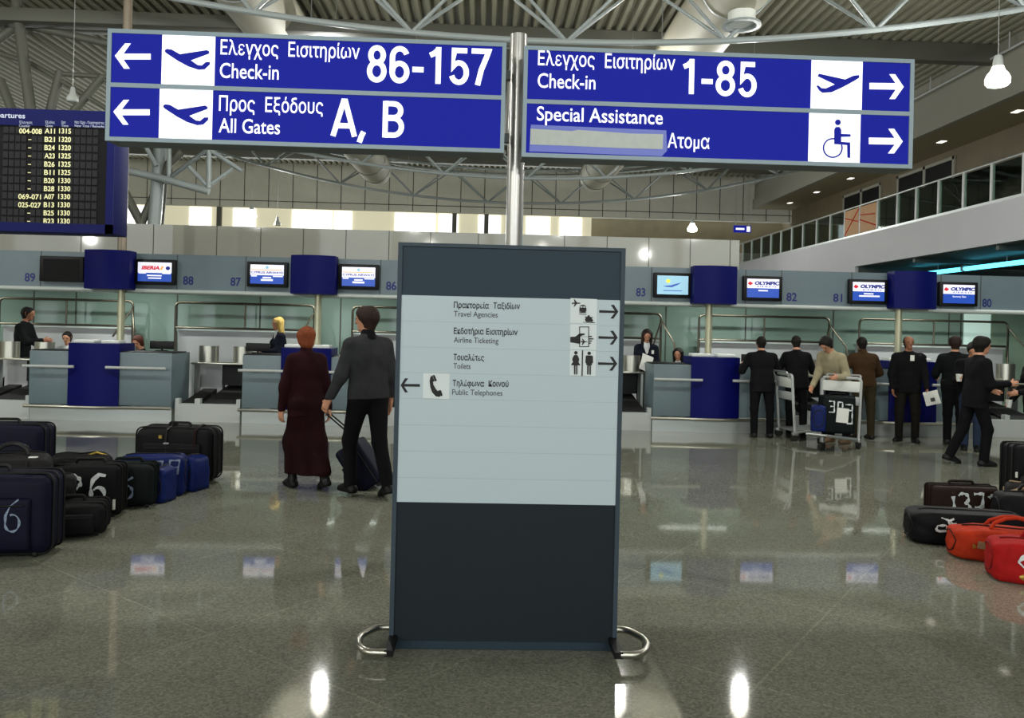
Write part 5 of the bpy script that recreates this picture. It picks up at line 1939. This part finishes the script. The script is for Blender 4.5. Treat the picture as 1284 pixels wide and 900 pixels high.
# left row
s, bv = suitcase('big navy suitcase painted 06, nearest in the left row, cut by the left edge', -3.26, 5.44, R_(8), .82, .30, .545, b_navy, GL, r=.07)
paint(bv, [arc(.075, .31, .045, .07, 110, -30), ], .022, M['paint_grey'], s)
paint(bv, [[(.235, .40), (.19, .36), (.165, .30), (.165, .25)] + arc(.205, .25, .042, .055, 180, 470, 14)], .016, M['paint_grey'], s)
MB().box((.27, -.06, .655), (.05, .03, .006)).build('white_tag', M['paper'], s, smooth=False)
s, bv = suitcase('black suitcase wedged behind the big navy one in the left row', -3.02, 5.96, R_(18), .52, .30, .235, b_black, GL, b_grey, r=.05)
s, bv = duffel('small charcoal roll bag with a red label on the black suitcase behind the navy one', -3.20, 6.04, R_(25), .34, .2, .17, b_grey, GL, seed=41, straps=False, z=.25)
MB().box((.02, -.06, .16), (.12, .05, .012), .005, rot=Matrix.Rotation(.5, 4, 'X')).build('red_patch', red_lab, s)
s, bv = suitcase('black suitcase painted with a big white 6 in the left row', -3.15, 6.55, R_(10), .50, .26, .41, b_black, GL, M['black'], pocket=False, r=.04)
paint(bv, [[(.15, .34), (.10, .35), (.06, .31), (.045, .25), (.05, .19)] + arc(.10, .19, .045, .06, 180, 500, 14)], .032, M['paint_white'], s)
paint(bv, [arc(-.09, .29, .06, .055, 120, -30), [(-.04, .265), (-.08, .21), (-.09, .19)]], .03, M['paint_white'], s)
MB().box((.215, -.142, .11), (.018, .012, .08)).build('white_tag', M['paper'], s, smooth=False)
s, bv = suitcase('dark green soft suitcase painted with a white 5 in the left row', -2.99, 6.88, R_(10), .44, .24, .36, b_green, GL, b_green, pocket=False, r=.05)
paint(bv, [[(.065, .27), (.02, .24), (-.01, .205), (.02, .20)] + arc(.02, .145, .045, .055, 80, -110, 12)], .022, M['paint_grey'], s)
s, bv = duffel('small bright blue bag standing beside the dark green suitcase', -2.80, 7.10, R_(80), .24, .18, .30, b_blue, GL, seed=3, straps=False, ez=.7, ex=.35)
s, bv = duffel('long blue sports bag with pale figures 09 in the left row', -2.98, 7.36, R_(12), .58, .28, .37, b_blue, GL, seed=5, straps=False, ez=.75, ex=.3)
paint(bv, [[(.02, .32), (.10, .32), (.085, .22)], [(.235, .265), (.16, .265), (.16, .325), (.24, .325), (.225, .20)]], .018, M['paint_grey'], s)
s, bv = duffel('rounded blue bag at the right end of the long blue sports bag', -2.72, 7.60, R_(70), .26, .24, .32, b_blue, GL, seed=8, straps=False, ez=.4)
s, bv = suitcase('large black upright suitcase at the far end of the left row', -2.98, 7.98, R_(-3), .76, .32, .53, b_black, GL, b_grey, r=.08)
for dx in (-.06, .22):
    MB().tube([(dx, -.19, .03), (dx, -.2, .3), (dx, -.17, .52), (dx, 0, .555), (dx, .17, .52)], .014, 6).build('strap_band', M['black'] if dx < 0 else bagmat('maroon_webbing', (52, 26, 30)), s)
MB().box((-.10, -.21, .46), (.03, .01, .03)).build('brass_tag', yel, s, smooth=False)
MB().box((-.04, -.215, .40), (.05, .01, .015)).build('silver_badge', M['steel_dull'], s, smooth=False)
s, bv = suitcase('dark navy suitcase with a carry handle, behind the striped bag at the left edge', -4.34, 7.45, R_(4), .74, .30, .60, b_navy, GL, r=.07)
MB().box((-.03, -.20, .50), (.015, .012, .04)).build('white_tag', M['paper'], s, smooth=False)
s, bv = duffel('charcoal striped soft bag lying behind the big navy suitcase', -3.60, 6.25, R_(24), .56, .34, .54, b_grey, GL, seed=11, ez=.5)
s, bv = duffel('flat black bag lying between the striped bag and the white 6 suitcase', -3.46, 7.02, R_(15), .50, .28, .42, b_black, GL, seed=13, straps=False)
MB().tube([(.05, -.05, .40), (.13, -.06, .43), (.20, -.03, .40)], .01, 6).build('yellow_ribbon', yel, s)

# right heap
s, bv = suitcase('brown leather suitcase painted 137, at the back of the right heap', 4.18, 6.82, R_(-4), .56, .20, .31, b_brown, GR, bagmat('dark_brown_edge', (40, 26, 22)), pocket=False, r=.03, bulge=.0, wheels=False)
paint(bv, [[(-.115, .23), (-.105, .15), (-.10, .09)]], .032, M['paint_white'], s)
paint(bv, [arc(-.03, .215, .045, .042, 150, -70), arc(-.02, .125, .05, .052, 90, -100)], .028, M['paint_white'], s)
paint(bv, [[(.06, .255), (.14, .26), (.135, .18), (.115, .06)], [(.07, .14), (.15, .15)]], .028, M['paint_white'], s)
paint(bv, [arc(.23, .2, .05, .05, 150, 40)], .03, M['paint_white'], s)
s, bv = duffel('long black bag painted 96, in front of the brown suitcase', 3.78, 6.10, R_(-10), .86, .32, .25, b_black, GR, seed=17, ez=.8, straps=False, ex=.2)
paint(bv, [[(-.27, .12), (-.26, .155), (-.20, .16), (-.18, .12), (-.24, .112), (-.27, .12)], [(-.20, .14), (-.14, .13)]], .018, M['paint_white'], s)
paint(bv, [[(-.23, .215), (-.18, .198), (-.13, .165)], [(-.14, .212), (-.18, .19), (-.175, .17), (-.13, .178), (-.12, .155)]], .015, M['paint_white'], s)
s, bv = duffel('black holdall with brass tags between the brown suitcase and the orange bag', 4.62, 6.45, R_(-12), .68, .28, .33, b_black, GR, seed=19, ez=.6)
for dx, dz in ((-.14, .3), (.06, .22)):
    MB().box((dx, -.16, dz), (.025, .012, .03)).build('brass_tag', yel, s, smooth=False)
s, bv = duffel('orange canvas holdall in the right heap', 3.86, 5.64, R_(-16), .86, .30, .225, b_orange, GR, trim_m=bagmat('dark_trim', (60, 22, 18)), seed=23, ez=.72, dents=.05, ex=.3)
MB().box((-.25, -.15, .12), (.06, .012, .05), rot=Matrix.Rotation(.15, 4, 'Y')).build('leather_patch', tan, s, smooth=False)
MB().box((-.30, -.138, .11), (.02, .014, .03)).build('brass_buckle', yel, s, smooth=False)
s, bv = duffel('red canvas bag painted with a white square, cut by the right edge', 3.75, 5.14, R_(-24), .70, .34, .265, b_red, GR, trim_m=bagmat('deep_red_trim', (120, 20, 20)), seed=29, ez=.72, dents=.04, ex=.3)
paint(bv, [[(-.20, .15), (-.16, .195), (-.07, .19), (-.08, .115), (-.16, .11), (-.20, .15)]], .026, M['paint_white'], s)
MB().cyl((-.19, -.14, .05), (-.16, -.15, .05), .028, seg=14).build('brass_ring', yel, s)
s, bv = suitcase('tall black suitcase at the right edge, behind the heap', 5.14, 7.22, R_(-6), .54, .30, .62, b_black, GR, r=.04)
for dz in (.36, .22):
    MB().box((-.262, -.155, dz), (.015, .012, .05)).build('white_tag', M['paper'], s, smooth=False)
s, bv = duffel('charcoal bag with pale tan straps right of the brown suitcase', 4.86, 6.86, R_(-30), .46, .26, .33, b_grey, GR, trim_m=tan, seed=31, ez=.4)
MB().tube([(-.2, -.1, .24), (-.08, -.13, .3), (.05, -.1, .33), (.2, -.05, .27)], .016, 6).build('tan_strap', tan, s)


# ------------------------------------------------------------------ trolley case pulled by the woman
hwd = hand_world(woman, 'R')
tc = thing('trolley_case', 'navy trolley case tilted on its wheels, pulled by the woman in maroon', 'trolley case', (0, 0, 0))
base = PZ(472, 617, 0.0)
bx, by = -1.03, 7.80
p0 = Vector((bx, by, .035))
dirv = Vector((hwd[0] - bx, hwd[1] - by, hwd[2] - .035))
Lh = dirv.length
q = dirv.to_track_quat('Z', 'Y')
tc.location = p0
tc.rotation_mode = 'QUATERNION'
tc.rotation_quaternion = q
b = rounded_body(.34, .26, .46, .035, 4, .01)
bag_part(b, 'shell', b_navy, tc)
for yy in (-.08, .08):
    MB().tube(rrect(.173, 0, .463, .035, yy), .006, 6, True).build('piping', M['black'], tc)
MB().span(-.13, .13, -.16, -.125, .06, .30, .012).build('front_pocket', b_navy, tc)
for sx in (-1, 1):
    MB().tube([(sx * .055, .1, .42), (sx * .055, .06, .6), (sx * .05, .0, Lh - .01)], .008, 8).build('pull_rod', M['black'], tc)
MB().tube(rpath([(-.05, 0, Lh - .02), (-.05, 0, Lh), (.05, 0, Lh), (.05, 0, Lh - .02)], .01), .012, 8).build('grip', M['black'], tc)
for sx in (-1, 1):
    MB().cyl((sx * .13 - .015, .08, .0), (sx * .13 + .015, .08, .0), .035, seg=18).build('wheel', M['rubber'], tc)


# ------------------------------------------------------------------ airport trolleys
def trolley(label, x, y, rz):
    t = thing('luggage_trolley', label, 'trolley', (x, y, 0), rz, 'luggage trolleys')
    w = .27
    # local +y is forward; the handle frame stands at y = 0
    MB().tube(rpath([(-w, .0, .12), (-w, -.06, .98), (w, -.06, .98), (w, .0, .12)], .06), .02, 10).build('handle_frame', M['pale_metal'], t)
    MB().tube(rpath([(-w + .03, -.09, .93), (-w + .03, -.13, 1.02), (w - .03, -.13, 1.02), (w - .03, -.09, .93)], .03), .016, 8).build('push_bar', M['steel_dull'], t)
    MB().box((0, -.045, .86), (2 * w - .02, .03, .15), .008, rot=Matrix.Rotation(.07, 4, 'X')).build('display_panel', M['white_plastic'], t)
    MB().box((0, -.03, .66), (2 * w - .02, .012, .12), .004, rot=Matrix.Rotation(.07, 4, 'X')).build('back_panel', M['pale_metal'], t)
    f = MB()
    for s in (-1, 1):
        f.tube([(s * w, -.02, .12), (s * w * .9, .45, .18), (s * .13, .80, .235)], .018, 8)
    f.tube([(-.13, .80, .235), (.13, .80, .235)], .018, 8)
    f.build('base_frame', M['steel_dull'], t)
    pf = MB()
    pf.prism([(-w + .01, -.0), (w - .01, -.0), (w * .88, .45), (.12, .79), (-.12, .79), (-w * .88, .45)], lambda a, b, k: (a, b, .135 + b * .13 + k), .014)
    pf.build('platform', M['steel_dull'], t, smooth=False)
    for s in (-1, 1):
        MB().cyl((s * (w + .0) - .02, .0, .06), (s * (w + .0) + .02, .0, .06), .06, seg=20).build('rear_wheel', M['rubber'], t)
        MB().box((s * w, .0, .11), (.06, .09, .05), .01).build('wheel_bracket', M['steel_dull'], t)
    MB().cyl((-.02, .60, .065), (.02, .60, .065), .065, seg=20).build('front_wheel', M['rubber'], t)
    MB().box((0, .60, .16), (.05, .07, .1), .008).build('fork', M['steel_dull'], t)
    return t


tr1 = trolley('luggage trolley with the dark green suitcase, pushed by the man in the beige jacket', 5.08, 11.20, R_(135))
tr2 = trolley('second luggage trolley standing between the two men in black', 4.60, 11.92, R_(-86))
s, bv = suitcase('dark green suitcase with white tape letters and a paper note, on the luggage trolley', 4.92, 10.94, R_(-8), .44, .24, .50, b_green, None, b_green, pocket=False, z=.235, r=.03, bulge=.01, wheels=False)
paint(bv, [[(-.14, .44), (-.07, .44), (-.07, .29), (-.14, .29)], [(-.12, .37), (-.07, .37)]], .02, M['paint_white'], s)
paint(bv, [[(-.02, .44), (-.02, .34)], [(-.02, .43), (.04, .43), (.04, .36)]], .02, M['paint_white'], s)
paint(bv, [[(.08, .40), (.17, .40), (.17, .14), (.10, .14)], [(.10, .32), (.17, .32)]], .02, M['paint_white'], s)
MB().box((.04, -.135, .25), (.16, .006, .20), rot=Matrix.Rotation(.08, 4, 'Y')).build('paper_note', M['paper'], s, smooth=False)
s, bv = duffel('blue bag at the front of the luggage trolley', 4.62, 10.84, R_(70), .22, .2, .36, b_blue, None, seed=37, straps=False, ez=.7, ex=.35, z=.26)
